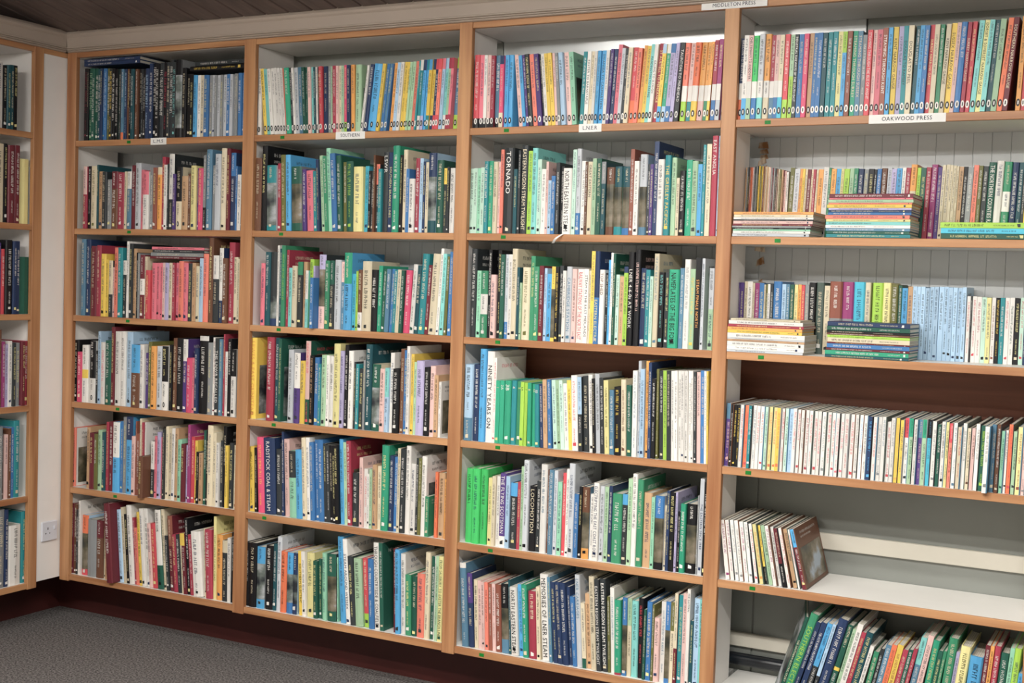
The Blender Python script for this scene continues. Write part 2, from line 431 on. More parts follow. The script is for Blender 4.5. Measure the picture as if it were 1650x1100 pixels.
# curled slip of paper hanging over the second shelf of the third bay
m_ = MB(); n_ = 6
pts_ = [(2.236 - .034 * t, -.004 - .014 * math.sin(math.pi * t), 1.6115 - .030 * t) for t in [i / n_ for i in range(n_ + 1)]]
for a, b_ in zip(pts_[:-1], pts_[1:]):
    m_.quad(a, (a[0] + .008, a[1] + .002, a[2]), (b_[0] + .008, b_[1] + .002, b_[2]), b_)
    m_.quad((a[0], a[1] + .0006, a[2]), (b_[0], b_[1] + .0006, b_[2]), (b_[0] + .008, b_[1] + .0026, b_[2]), (a[0] + .008, a[1] + .0026, a[2]))
p = build('paper_slip', m_, M_PAPER); tag(p, 'curled white paper slip hanging over the second shelf edge of the third bay', 'paper')
# unseen tube light fittings under the ceiling, the last two added for fill and glare
for i_, (l_, sx_, sy_, sz_, e_, p_) in enumerate(LAMPS):
    e = empty('ceiling_light', l_, ['tube light fitting under the ceiling close to the long bookcase', 'tube light fitting under the ceiling behind the viewer', 'tube light fitting under the ceiling across from the corner'][i_], 'light')
    m_ = MB(); m_.bbox(-sx_ / 2 - .03, sx_ / 2 + .03, -.04, .04, sz_ + .0003, max(sz_ + .02, zc(l_[1]) - l_[2] - .012), .004)
    build('housing', m_, M_PLASTIC, e)
    m_ = MB(); m_.bbox(-sx_ / 2, sx_ / 2, -sy_ / 2, sy_ / 2, 0, sz_, .004); build('diffuser', m_, emit_mat(e_), e)
BOOKS = """
#0 1 V
b -3528 475 2484 0 65 w
s -3048 189 2388 0 85 bk
s -2853 166 2438 0 59 dt
s -2682 167 2468 0 91 dt
s -2510 193 2478 0 122 bk:g
#0 2 V
b -3454 526 3001 0 109 c
s -2923 179 3031 0 123 bk
s -2739 304 2981 0 77 mr
s -2431 257 3015 0 89 mr
b -2169 539 2531 0 225 py:n
s -1625 105 2239 0 190 gy
#0 3 V
s -3260 298 2756 0 144 pu
s -2957 179 2519 0 163 r
s -2773 316 2878 0 112 bk
s -2452 170 2842 0 62 nv
s -2277 183 2849 0 119 nv
b -2089 529 2249 0 225 dg:n:g
#0 4 V
b -3289 421 3015 0 151 br
s -2863 180 2554 0 167 mg
s -2678 144 2447 0 189 la
s -2530 157 2566 0 153 w
s -2368 183 2491 0 139 ch
s -2180 222 2483 0 204 gy
s -1952 199 2532 0 115 mr
s -1749 200 2545 0 225 cr
#0 5 V
s -3059 314 2854 0 165 gy
s -2740 106 2717 0 268 bk
s -2629 157 2530 0 193 pp
s -2467 120 2753 0 157 br
s -2342 146 2791 0 183 bl
s -2191 273 3034 0 198 tl:g
#0 6 V
b -2986 415 3094 0 220 gy
s -2566 195 3054 0 220 nv
b -2366 629 2382 0 254 w
s -1732 212 2862 0 225 tl:g
#1 1 S
n 954 163 2863 0 49 bk:@mr:G
s 1122 76 2851 0 28 bk
s 1202 180 2857 0 88 dg:@lg:G
n 1388 143 2836 0 19 dg:@w:G
n 1536 149 2838 0 74 dg:@w:G
n 1689 136 2805 0 54 dt:@w:G
s 1830 117 2814 0 17 nv
s 1953 105 2817 0 71 bl
n 2063 129 2802 0 14 bl:@pb:G
n 2197 129 2804 0 62 ol:@w:G
n 2330 146 2790 0 18 ch:@y:G
n 2482 134 2783 0 21 bk:@w:G
n 2621 128 2760 0 61 bk:@w:G
s 2753 91 2762 0 109 dg
s 2849 97 2743 0 25 ch
n 2951 127 2740 0 37 st_or.1
s 3083 103 2742 0 85 nv:@pb:G
n 3191 132 2743 0 124 br
s 3328 96 2729 0 79 bk
s 3429 173 2720 0 58 dt
s 3607 96 2723 0 127 bk
n 3707 131 2700 0 16 br
n 3843 142 2709 0 113 bk
s 3991 112 2691 0 45 ch:@gy:G
n 4108 124 2682 0 27 bk
s 4237 170 2697 0 24 nv:@pb:G
n 4412 158 2887 0 47 nv:@w:G
s 4575 169 2888 0 108 bk:@w:G
s 4750 169 2867 0 32 bk:@w:G
b 4923 197 2888 0 80 ch:@w:G
s 5125 167 2908 0 87 bk:@cr:G
n 5297 138 2886 0 55 ch:@c:G
s 5441 166 2976 0 76 ch:@w:G
n 5612 154 2863 0 18 ch:@aq:G
b 5772 318 2949 0 17 gy^bk.2_bk.12:n
s 6095 192 2628 0 35 bk
s 6292 164 2393 0 92 bk
s 6461 180 2381 0 61 bk
s 6646 174 2327 0 48 sb
n 6824 162 2324 0 80 w
n 6991 161 2314 0 64 c
b 7157 227 2303 0 46 bl
n 7389 149 2301 0 105 gy
s 7544 132 2292 0 94 sl
s 7681 104 2277 0 39 gy
s 7790 132 2278 0 79 sl
s 7927 131 2284 0 73 gy
n 8063 147 2292 0 115 sl
s 8215 195 2303 0 98 bl
s 8415 130 2285 0 45 sl
s 8550 130 2313 0 128 gy
s 8685 113 2290 0 24 gy
s 8803 172 2311 0 60 bl
s 8979 112 2322 0 101 bl:g
#1 1 H
s 841 22578 2973 132 120 nv
s 841 22713 2973 136 120 nv
#1 1 H
b 6406 22102 2640 197 120 bk:@y
s 6631 22303 2416 159 120 ch
#1 2 S
s 932 57 2497 0 89 c
s 994 182 2477 0 35 cr^pp.45
n 1181 150 2495 0 110 bk
b 1337 323 2494 0 122 c:@ol
s 1664 87 2541 0 99 dt
s 1757 222 2275 0 135 tn
s 1984 240 2257 0 68 ch
s 2229 239 1955 0 113 gy
b 2472 328 2263 0 101 br^mr.3
b 2805 356 2223 0 100 cr
s 3166 103 2253 0 85 c
s 3274 216 2256 0 131 st^w.3
b 3495 251 2497 0 143 mr
b 3751 273 2576 0 87 sl
n 4029 154 2311 0 110 pk
b 4188 288 2236 0 37 w^pk.4
n 4482 147 2393 0 114 gy
s 4634 193 2390 0 108 rb
b 4832 244 2404 0 149 og^c.12
n 5081 151 2798 0 129 cr
n 5237 145 2486 0 64 w:@bk
s 5387 64 2528 0 76 ch
b 5456 253 2898 0 110 ch^w.6
s 5714 126 2131 0 33 pu
b 5845 308 2393 0 85 c^bk.55:o
b 6158 317 2042 0 50 tn
s 6480 136 2124 0 44 br
b 6621 247 2429 0 37 py
s 6873 107 2340 0 122 pu
s 6985 218 2331 0 46 hp
n 7207 134 2818 0 60 bk^gy.7
b 7346 255 3029 0 77 st
s 7606 188 2437 0 135 gy
b 7798 258 2848 0 40 sl
b 8061 240 3058 0 84 c
b 8307 169 3054 0 96 mr
b 8480 228 2887 0 136 nv^bl.3
s 8713 76 2392 0 128 bl
s 8794 237 2072 0 134 w
s 9036 75 2222 0 63 bk:g
#1 3 S
b 896 214 3069 0 93 st
b 1116 213 3065 0 156 nv
s 1334 119 2716 0 165 ol
b 1458 305 2804 0 68 mr
b 1768 229 2831 0 71 cr
b 2003 253 2498 0 78 y
s 2260 130 2279 0 78 y
s 2395 196 2238 0 108 ch^c.6
s 2596 117 1974 0 121 pp
s 2718 207 2757 0 82 co
b 2930 236 2759 0 50 tl
s 3171 175 2253 0 100 ch^w.25
n 3352 115 3011 0 94 w
s 3471 174 2925 0 118 ch
s 3651 174 2730 0 164 tn
s 3830 84 2577 0 133 bk
s 3919 114 2556 0 112 gy
b 4037 232 2492 0 124 mr|w.25
s 4274 113 2431 0 131 c
s 4392 230 1903 0 56 r
b 4627 258 2197 0 158 pk
s 4890 170 2202 0 144 pk
s 5064 111 2206 0 155 pk
s 5181 169 2208 0 146 pp
s 5354 197 2211 0 97 la
s 5556 196 2215 0 98 c
s 5757 138 2218 0 62 cr
s 5901 183 2223 0 126 pk
s 6089 234 2290 0 57 co
s 6328 222 2230 0 58 pk
s 6555 192 2214 0 75 ch
s 6752 164 2239 0 69 tn
s 6921 191 2115 0 91 c
s 7117 190 2418 0 56 pb
b 7312 245 2592 0 50 co
b 7562 216 3194 0 68 br
b 7783 270 2538 0 62 ch^w.35
b 8059 187 2819 0 94 nv^w.7
b 8250 213 2440 0 53 br
b 8469 267 3040 0 155 cr
s 8740 184 2494 0 124 c
n 8929 130 2433 0 68 c:g
#1 3 H
k 4549 14980 2718 102 120 mr
s 4578 15085 2666 137 120 gy
k 4666 15226 2589 111 120 ch
k 4637 15340 2630 102 120 pk
#1 4 S
b 414 294 2490 0 225 bk
b 713 298 2027 0 134 hp
b 1016 334 2318 0 105 w|y.15
b 1354 307 2492 0 192 w^bk.6:o
s 1666 169 2121 0 209 ch
n 1840 150 2903 0 146 pb
b 1994 285 2480 0 148 w:@hp
b 2284 320 2564 0 100 dg
s 2609 178 3119 0 102 mr
b 2792 299 2947 0 131 w:@bk
b 3096 267 2962 0 122 w:@bk
b 3367 295 2951 0 189 pb
b 3668 472 2476 0 109 br^sb.45
s 4145 202 2501 0 93 w
s 4353 172 2176 0 204 pu
s 4530 172 2621 0 153 ol
b 4707 259 2463 0 108 og:@bk
b 4970 316 2475 0 155 sl
b 5291 314 2485 0 93 w^bk.55:o
n 5610 139 2552 0 153 bk
b 5754 196 2821 0 207 br
b 5956 327 2831 0 194 bk
b 6288 223 2804 0 174 pu^w.3
b 6515 261 2101 0 121 hp
s 6782 125 2115 0 134 pk
s 6912 175 2491 0 110 nv
b 7092 443 2973 0 183 bk^w.06
b 7539 217 2737 0 154 gy
n 7762 134 2941 0 183 w:@mr
b 7900 216 2927 0 130 ch:=THE_LNWR_RECALLED
n 8121 133 2896 0 117 st
s 8259 77 3093 0 187 cr
n 8341 132 2435 0 208 w:@cr
n 8478 159 2933 0 192 bk
b 8642 240 2537 0 187 w^bk.4:g
#1 5 S
s 441 167 2401 0 225 co:Fw:g
s 1265 183 2490 0 193 tn
s 1453 245 2280 0 153 mr
s 1703 182 2255 0 153 ol
s 1890 212 2428 0 184 lg
s 2107 168 2355 0 181 dt
n 2281 131 2774 0 233 cr
b 2416 253 2805 0 265 mr
b 2674 349 2808 0 204 sb^w.5
n 3029 129 2854 0 262 bl
s 3163 165 3045 0 269 gy
b 3333 345 3081 0 265 sb^nv.3
s 3683 217 2328 0 194 pp
s 3905 55 2931 0 176 rb
n 3965 156 2443 0 177 rb
s 4126 102 3060 0 174 c
s 4234 102 2913 0 175 cr
s 4341 66 2917 0 225 w
s 4412 232 1627 0 -180 br
s 4649 231 2205 0 251 ch^w.5
s 4885 113 2429 0 208 pk
s 5002 183 2593 0 228 la
s 5190 129 2407 0 246 pk
s 5325 112 2736 0 160 ch
n 5441 140 2850 0 229 c
n 5587 140 2793 0 259 c
s 5732 169 2806 0 244 w
s 5905 168 2821 0 240 tn
s 6078 196 2399 0 207 mn
s 6279 195 2244 0 171 mr
s 6479 109 2211 0 245 la
n 6594 137 3013 0 190 mg
n 6736 154 2561 0 246 r
s 6895 120 2420 0 267 y
s 7019 136 2002 0 198 bk
s 7160 164 1971 0 198 tn
n 7329 135 2849 0 264 dg
n 7470 124 2863 0 237 bk
b 7598 257 3074 0 170 c
n 7861 162 2815 0 165 c
n 8027 133 2441 0 168 w:@bk
n 8166 133 2531 0 259 ch
n 8304 160 3082 0 247 bk
n 8469 132 2373 0 168 y
b 8606 214 2484 0 249 ch
n 8825 159 2416 0 268 c:@rb:g
#1 6 S
n 414 161 2877 0 225 mr
n 580 155 2848 0 236 br
s 739 135 2641 0 186 ch
s 879 109 3029 0 172 w:F
b 994 343 2446 0 287 pb^or.3_r.1
b 1342 497 2330 0 248 gy:n
b 1844 369 2344 0 233 br^mr.3
s 2218 119 2335 0 282 c
b 2342 273 2312 0 222 tn
s 2620 43 2337 0 275 mr
b 2866 317 3162 -48 -180 mr
b 3202 207 2899 -50 195 pb
n 3415 146 3012 -50 200 c
n 3567 146 2758 -50 205 bk
b 3718 247 3136 -50 199 w
s 3971 103 2664 -50 240 cr
s 4079 144 2279 -50 201 co
s 4229 174 2920 -50 220 y
s 4408 173 3079 -50 186 w
s 4587 172 3086 -50 279 w
s 4765 172 2536 -50 212 pp
b 4942 230 2555 -50 225 r
b 5178 287 3113 -50 240 dg^w.7:@bk
s 5471 169 3162 -50 279 c
s 5646 140 2151 -50 220 ch
b 5791 226 2933 -50 280 mr^rb.4
s 6023 196 2240 -50 230 cr
s 6226 196 2264 -50 234 ch
s 6427 121 2332 -50 233 c^y.2
n 6553 155 2357 -50 172 mr^y.2
s 6713 165 2959 -50 223 bk
s 6884 165 2350 -50 192 cr
b 7055 473 2505 -50 170 w
s 7535 107 2660 -30 266 c
b 7648 330 2642 -30 191 cr
n 7983 134 3183 -10 227 py:=FROM_CHESTER_TO_HOLYHEAD:@ol
b 8122 272 2501 -10 257 og
b 8400 271 2322 -10 237 ch^c.2
n 8676 149 2447 -10 209 w:@bk
s 8829 116 2682 0 232 bk:g
#2 1 S
a 9622 167 2454 0 225 w:o:g
a 10051 177 2420 -60 77 y:o
a 10234 140 2405 -60 40 aq:o
a 10379 134 2398 -60 43 w:o
a 10519 133 2425 -60 103 w:o
a 10658 139 2423 -60 71 w:o
a 10802 114 2417 -60 77 w:o
a 10922 102 2415 -60 101 w:o
a 11030 54 2403 -60 119 co:o
a 11090 221 2394 -50 63 eg:o
a 11317 96 2400 -50 84 ch:o
a 11418 95 2393 -50 71 w:o
a 11518 148 2383 -40 71 sl:o
a 11672 154 2393 -40 93 st:o
a 11832 142 2380 -40 64 dg:o
a 11979 83 2370 -30 74 dg:o
a 12067 129 2374 -30 67 pp:o
a 12201 94 2376 -30 123 aq:o
a 12300 82 2366 -30 94 dt:o
a 12388 82 2366 -30 115 w:o
a 12475 94 2362 -30 123 ch:o
a 12574 168 2368 -30 41 r:o
a 12748 156 2361 -20 77 nv:o
a 12909 122 2360 -20 123 gy:o
a 13036 127 2352 -20 111 lg:o
a 13168 138 2355 -20 26 cr:o
a 13311 109 2347 -20 25 pp:o
a 13425 120 2348 -20 63 c:o
a 13550 109 2334 -20 19 lg:o
a 13664 108 2355 -20 39 hp_lm.15:o
a 13777 142 2346 -20 19 nv:o
a 13924 147 2364 -20 90 og:o
b 14076 247 2355 -10 104 lg:F:g
a 14340 84 2314 60 29 w:o
a 14429 172 2343 60 96 nv:o
a 14607 370 2333 60 89 sb:o
a 14984 127 2327 60 27 y:o
a 15116 121 2334 60 116 bl:o
a 15243 131 2330 60 126 st:o
a 15380 43 2308 60 36 bl:o
a 15500 148 2345 42 124 og:o
a 15664 125 2339 40 58 pb:o
a 15794 125 2348 40 68 w:o
a 15924 130 2351 40 129 y:o
a 16059 129 2341 40 110 y:o
a 16194 92 2321 40 29 lg:o
a 16291 123 2339 40 62 lg:o
a 16419 118 2347 40 72 co:o
a 16542 76 2360 40 51 tl:o
a 16665 112 2372 30 33 tl^w.15_w.2:o
a 16782 112 2369 30 48 sb^nv.15_la.2:o
a 16899 122 2384 30 97 sb^tl.15_sb.2:o
a 17026 122 2363 30 12 y^sb.15_tl.2:o
a 17152 111 2376 30 76 y^nv.15_nv.2:o
a 17268 126 2377 30 63 nv^r.15_r.2:o
a 17399 126 2370 30 12 co^r.15_r.2:o
a 17530 120 2378 30 50 pb^pk.15_pb.2:o
a 17656 109 2386 30 85 aq^pb.15_w.2:o
a 17770 120 2387 30 71 lg^cr.15_cr.2:o
a 17895 98 2380 30 18 pk^cr.15_cr.2:o
a 17999 201 2406 30 225 st^lm.15_lm.2:o:g
#2 2 S
n 9596 119 2694 0 190 tn
b 9719 284 2657 0 43 br
b 10008 234 3112 0 62 bk
b 10290 432 2383 -10 35 sl^tl.27_tl.08
s 10728 175 2458 -10 123 cr
b 10951 223 2761 -20 62 ol
b 11179 222 2755 -20 46 sb
b 11407 452 2326 -20 81 gy^dg.27_dg.12
s 11864 174 2230 -20 139 pu
b 12082 335 2181 -30 128 pk
n 12423 141 2161 -30 61 tl
s 12569 106 2568 -30 48 nv
n 12726 145 2720 -40 140 lg
n 12877 162 2690 -40 98 g
b 13044 185 2971 -40 114 mn
b 13234 235 2771 -40 41 bl
b 13475 212 2692 -30 37 dg
n 13692 137 2461 -20 113 ol
b 13835 306 2479 -20 81 dg:@lm
b 14146 388 2283 -10 39 py
n 14540 163 2309 0 143 cy
s 14707 106 2142 0 106 bk
s 14819 117 2143 0 126 ch
s 14941 78 2683 0 40 br
n 15024 133 2370 0 133 ch^co.3
n 15163 138 2199 0 38 tl
b 15306 253 2778 0 134 ch:=LSWR
n 15564 159 2768 0 84 nv:=SOUTHERN_BRANCH_LINES
b 15728 278 2990 0 71 eg
n 16012 109 2670 0 96 bk
b 16125 168 2854 0 141 c
n 16298 130 2186 0 62 bl
s 16433 226 1844 0 46 w
b 16664 187 2545 0 93 cr
n 16856 133 2538 0 59 pb
s 16995 101 2422 0 43 nv
n 17101 112 2399 0 49 c
b 17217 322 2709 0 36 pb^nv.3_dt.15
b 17544 273 2460 0 54 dg
n 17822 115 2189 0 67 ch^y.25
s 17942 83 2232 0 67 ch
b 18031 208 2192 0 121 w:g
#2 3 S
b 10029 223 2296 0 110 pk
b 10256 240 2712 0 71 dt
b 10501 318 2717 0 92 sb^ch.6_nv.1:n
s 10824 86 2961 0 52 w
s 10914 98 2843 0 80 dt
s 11017 164 2964 0 52 g:@lm
n 11186 115 2802 0 138 cr
s 11307 175 2156 0 116 aq
b 11487 222 2230 0 73 c
b 11714 227 2380 0 107 ch^g.2
n 11945 155 2386 0 162 tn
s 12105 125 2077 0 63 aq^w.5
s 12235 177 2487 0 148 lm
s 12418 71 2252 0 102 la
s 12494 141 1821 0 -180 bl
b 12641 298 2661 0 150 ch^la.2_pp.3
b 12944 198 2452 0 97 g
b 13147 197 2457 0 111 ch^dg.35
b 13349 265 2485 0 133 sl
n 13619 155 2421 0 168 st^pp.3
b 13780 325 2750 0 91 sb^eg.4
n 14110 154 2011 0 150 cy
s 14269 91 2108 0 135 lm
s 14365 192 2156 0 126 br_w.3
b 14562 387 2462 0 99 c
b 14954 290 2170 0 92 bk
n 15249 155 2315 10 57 eg
n 15409 133 2206 20 66 dg
n 15547 160 2209 20 58 st
n 15712 132 2215 20 139 bl
n 15849 132 2194 20 81 tl
n 15986 148 2197 20 70 c
n 16139 131 2177 20 60 dg
b 16275 249 2183 20 151 hp
b 16529 183 2397 30 154 w:@dg
b 16717 188 2355 30 130 dt
b 16911 272 2765 30 84 tl
n 17188 138 2386 30 79 mr
b 17332 286 2773 30 85 c
n 17623 114 2959 30 105 w
n 17791 142 2778 20 69 aq
n 17938 104 2692 20 103 ol
n 18095 141 2848 10 82 bl:g
#2 4 S
b 9547 276 3024 0 225 y:F:=LEWES_AND_EAST_GRINSTEAD:@og:g
b 10384 326 3091 0 119 cr
b 10715 202 3080 0 206 dt
n 10923 129 3044 0 127 dg:F:g
b 11407 229 2683 0 90 sl
b 11642 264 2574 0 136 pu^w.5:@ch
b 11911 221 2299 0 147 y
b 12137 214 3031 0 150 dg^pp.7:@r
s 12356 190 2517 0 114 bk:@tn
b 12551 201 2455 0 151 bl
s 12757 112 2231 0 91 tl
b 12874 229 2570 0 122 lg
n 13107 123 2559 0 101 w:@bk
b 13235 186 2541 0 138 w:@bk
b 13427 272 3002 0 95 py
b 13704 179 2758 0 93 la
b 13888 167 2978 0 127 bk
b 14059 206 2776 0 118 w
s 14270 80 2387 0 160 ch
n 14355 131 2322 0 154 tl
n 14491 159 2164 0 180 ch
s 14655 91 2479 0 169 gy
b 14751 265 3044 0 176 dt
b 15021 363 2359 0 195 c^dg.35_dg.1
b 15389 211 2220 0 137 pp
s 15605 172 2257 0 129 pb^aq.45
n 15782 160 2796 0 208 w
b 15947 269 2255 0 108 bk
n 16221 148 2958 0 177 br
n 16374 142 2921 0 167 bl
n 16520 120 3068 0 95 w
n 16645 114 2797 0 190 y
n 16764 108 2529 0 197 lg
b 16877 312 2583 0 165 la
b 17194 235 2372 0 178 bk
b 17434 207 2432 0 187 pp
n 17647 154 2131 0 107 tn
s 17806 101 1912 0 153 w:F:g
#2 5 S
b 9638 226 2437 -20 250 y
n 9870 127 2409 -20 247 bk
b 10044 317 2816 -30 249 hp:@y
b 10367 517 2822 -30 220 nv:=RADSTOCK_COAL_AND_STEAM
b 10890 269 2450 -20 257 ch
n 11164 102 3110 -20 232 nv
b 11322 237 2854 -30 233 pp
b 11564 320 2443 -30 178 mn^ch.4
b 11889 264 2523 -30 154 sb
b 12159 179 2980 -30 166 c
b 12343 167 2993 -30 193 w
b 12515 190 2843 -30 163 bl
n 12711 148 2947 -30 250 bl
b 12864 224 2963 -30 217 bl
n 13093 124 2839 -30 225 ch
n 13221 129 2803 -30 225 ch
n 13356 123 2790 -30 232 bk
n 13484 128 2804 -30 209 bk
b 13617 180 2821 -30 150 bk
b 13802 168 3065 -30 246 sb
n 13975 138 2962 -30 240 lg
b 14119 195 3025 -30 210 cr:F
b 14319 268 1913 -10 214 ch:g
n 14649 148 2494 -10 158 pp
n 14802 153 2099 -10 238 w:@r
s 14960 108 1934 -10 180 w
s 15073 107 2111 -10 159 lg
s 15185 191 2283 -10 182 tn
n 15381 151 2249 -10 238 c
b 15538 295 3021 0 175 eg
b 15838 188 2669 0 239 nv
n 16031 149 2637 0 267 bl
n 16185 116 2959 0 209 c:@bk
b 16306 230 2948 0 196 ch
b 16541 186 3084 0 207 w
b 16732 201 2475 0 232 w
n 16938 103 2678 0 242 ch
n 17046 124 2690 0 224 ol
b 17175 199 2771 0 227 w:@bk:F
s 17379 156 1399 0 159 g:g
s 17753 112 2282 0 180 or
b 17870 260 2263 0 239 tn
n 18135 132 2068 0 187 og:g
#2 6 S
b 9502 239 2406 0 225 bk
b 9746 327 2421 0 177 bk
b 10078 375 2309 0 202 gy^sb.27_sb.15
b 10458 341 2398 0 251 bk
s 10804 179 2491 0 253 dt
b 10988 203 2785 0 251 sl
b 11196 263 2278 0 205 or:@bk
b 11465 274 2258 0 232 sl^sb.35_bl.18
s 11744 199 2270 0 226 pb^nv.35_nv.17
n 12069 163 2373 -30 226 y:=SOUTHERN_ELECTRIC:@bk
n 12237 156 2377 -30 184 w
b 12398 322 2361 -20 277 py
s 12726 184 2103 -20 194 dg
n 12915 142 2184 -20 287 dg
s 13062 95 1674 -20 282 g
s 13162 171 2453 -20 172 mn
b 13338 391 2442 -20 225 ch^dg.33_dg.15
s 13735 46 2342 -20 268 mn
b 13880 248 3112 -42 286 sb
b 14175 190 3062 -50 224 w:=STEAM_AROUND_WESSEX:@nv
b 14370 223 2474 -50 202 ch
b 14599 324 2436 -40 195 lg
b 14929 232 2464 -40 283 r_lm.2
b 15167 220 2489 -30 195 bl
b 15392 252 3098 -30 240 w:=THROUGH_COUNTRYSIDE_AND_COALFIELD:@ch
n 15649 162 3115 -30 187 dg:g
n 16161 116 2980 -20 284 mr
b 16282 193 2966 -20 186 sb
b 16480 198 2837 -20 268 w
b 16683 224 2128 -20 231 g
b 16912 212 2108 -10 276 dg
b 17129 319 2234 -10 254 co
b 17453 199 3032 0 198 c
n 17657 155 2906 0 278 dg
s 17818 59 2935 0 228 w
n 17882 117 2954 0 173 lg
b 18004 197 2970 0 170 py:=FROM_SALISBURY_TO_EXETER_THE_BRANCH_LINES:@dg:g
#3 1 S
a 18886 223 2423 0 64 r_bk.13:o
a 19114 158 2407 0 46 pk_bk.13:o
a 19276 116 2395 0 27 w_bk.13:o
a 19397 127 2393 0 51 pp_bk.13:o
a 19528 145 2369 0 48 cr_bk.13:o
a 19678 200 2372 0 111 st_bk.13:o
a 19884 144 2343 0 10 hp^nv.12_c.2:o
a 20032 143 2367 0 100 sb:o
a 20181 167 2361 0 111 sb:o:g
a 20604 141 2366 -60 121 pp:o
a 20751 122 2337 -60 96 sb:o
a 20878 111 2350 -60 118 pu:o
a 20995 175 2347 -60 45 ch:o
a 21176 150 2339 -60 55 co:o
a 21331 163 2347 -60 57 pu:o
a 21501 77 2334 -60 130 ch:o
a 21583 120 2337 -60 81 w:o
a 21708 119 2342 -60 53 y:o
a 21833 137 2352 -60 61 y:o
a 21976 91 2335 -50 43 pp:o
a 22072 111 2325 -50 16 gy:o
a 22189 171 2329 -50 22 pb:o
a 22365 195 2335 -50 110 pp:o
a 22566 162 2334 -50 44 mn:F:o:g
a 22821 134 2312 20 40 tl:o
a 22960 134 2311 20 42 w:=EXETER_TO_BARNSTAPLE:@bk:o
a 23099 109 2308 20 71 c:o
a 23213 98 2305 20 33 w:o
a 23317 112 2318 20 55 sb:o
a 23434 143 2324 20 125 sb:=SWANSEA_TO_CARMARTHEN:o
a 23581 115 2330 20 116 w:o:g
a 23707 114 2352 30 86 pu:o
a 23826 121 2351 30 120 nv:o
a 23952 141 2484 30 123 pk:o
a 24098 120 2359 30 76 sl:o
a 24223 113 2340 30 96 ch:o
a 24341 146 2350 30 16 c:o
a 24493 156 2356 30 98 r_or.3:o
a 24653 135 2326 30 64 co:o
a 24794 111 2401 40 100 og:o
a 24910 137 2376 40 87 y:o
a 25053 117 2421 40 44 aq:=PADDINGTON_TO_EALING:@bk:o
a 25175 120 2409 40 16 w:=EALING_TO_SLOUGH:@bk:o
a 25300 143 2436 40 121 cr:=ST_AUSTELL_TO_PENZANCE:o
a 25448 126 2395 40 25 y^pb.12_sb.2:o
a 25579 125 2395 40 67 eg^w.12_pb.2:o
a 25710 157 2399 40 51 la^bl.12_bl.2:o
a 25873 115 2419 40 46 la:o
a 25993 150 2422 40 99 ch:=TAUNTON_TO_MINEHEAD:o:g
a 26213 178 2383 30 41 co_lm.25|w.2:o
a 26396 139 2381 30 89 pp_tl.25|w.2:o
a 26540 202 2380 30 46 or_y.25|w.2:o
a 26747 198 2373 30 77 og_pp.25|w.2:@bk:o
a 26950 115 2373 30 57 og_g.25|w.2:@bk:o
a 27071 85 2376 30 30 og_y.25|w.2:o
a 27203 133 2413 20 29 cr_bl.25|w.2:o
a 27341 139 2435 20 35 mg_sl.25|w.2:o
a 27485 120 2457 20 190 c_sl.25|w.2:o:g
#3 2 S
s 18758 183 2173 0 225 pm
n 18947 139 2179 0 139 pm
n 19090 145 2178 0 150 mn
n 19240 150 2197 0 84 pm
s 19395 168 2395 0 47 tl
s 19569 168 2404 0 53 eg
b 19741 173 2373 0 41 c:@bk
s 19920 87 2373 0 71 pp
n 20011 123 2769 0 41 co
b 20140 360 2821 0 59 ch:=TORNADO
n 20504 128 2124 0 61 dt
n 20637 97 2736 0 98 ch
b 20740 253 2897 0 136 ch:=EASTERN_REGION_STEAM_TWILIGHT
n 20998 162 2715 0 120 lm
b 21165 197 2802 0 80 aq
n 21368 143 2430 0 80 pm
n 21516 160 2114 0 93 w
s 21681 89 2346 0 75 pp
s 21776 118 1742 0 71 pb
n 21899 147 1884 0 37 bl
n 22051 135 2313 0 63 ch
n 22192 129 2189 0 146 bk
b 22325 296 2125 0 45 w:=NORTH_EASTERN_STEAM:@bk
n 22627 128 2722 0 90 pm:@dt
b 22759 167 2746 0 106 sl_bl.25
n 22931 150 2358 0 134 w:@bk
n 23086 98 2322 0 56 br
n 23189 149 2321 0 63 c:=GREAT_EASTERN:@bk
n 23342 137 2421 0 60 lg
b 23484 164 2421 0 78 dg
n 23654 147 2316 0 84 dt^gy.3
b 23806 286 2140 0 144 sl^br.25_br.12
b 24097 273 2161 0 132 mn^dt.3_tl.12
b 24375 277 2157 0 135 sb^dt.3_bl.1
n 24657 133 2690 0 33 rb
n 24794 154 2319 0 34 w:@bk
b 24953 251 2526 0 115 pb^sl.4_st.1
s 25210 93 2222 0 137 ch
n 25308 109 2215 0 87 pu
n 25422 157 2918 0 100 nv
b 25584 210 2356 0 30 w:@bk
b 25799 198 2482 0 77 tl:=THE_GRESLEY_PACIFICS:@y
b 26002 166 2410 0 141 lg
s 26173 101 1783 0 129 c
b 26279 191 2006 0 133 bk
b 26475 221 2328 0 147 eg
b 26701 189 2291 0 60 lg
n 26895 141 2188 0 43 sb
n 27041 89 2776 0 49 tl
n 27135 156 2804 0 93 c
b 27296 191 3048 0 112 cr:=EAST_ANGLIA
s 27492 62 3046 0 143 pb:g
#3 3 S
b 18964 221 2971 0 128 ch
n 19190 158 2242 0 142 mn
b 19353 275 2245 0 105 g|w.3
n 19633 125 2954 0 116 bk
b 19763 205 2119 0 55 pp
n 19973 136 2934 0 144 bk
n 20114 136 2799 0 78 dg
n 20255 129 2805 0 160 sl_bl.2
n 20390 135 2806 0 127 w:@bk
b 20530 207 2994 0 86 c
s 20742 98 2384 0 65 dt
s 20845 73 1880 0 80 lg
b 20923 284 2390 0 126 c:@ol
n 21212 162 2768 0 134 g
b 21379 186 2425 0 63 g
n 21570 155 2455 0 58 mr
n 21730 101 2381 0 113 pb
n 21837 160 2199 0 120 sb
n 22002 136 2440 0 97 c^y.3_y.05
n 22143 130 2442 0 77 bk:@y
n 22278 141 2473 0 122 ch
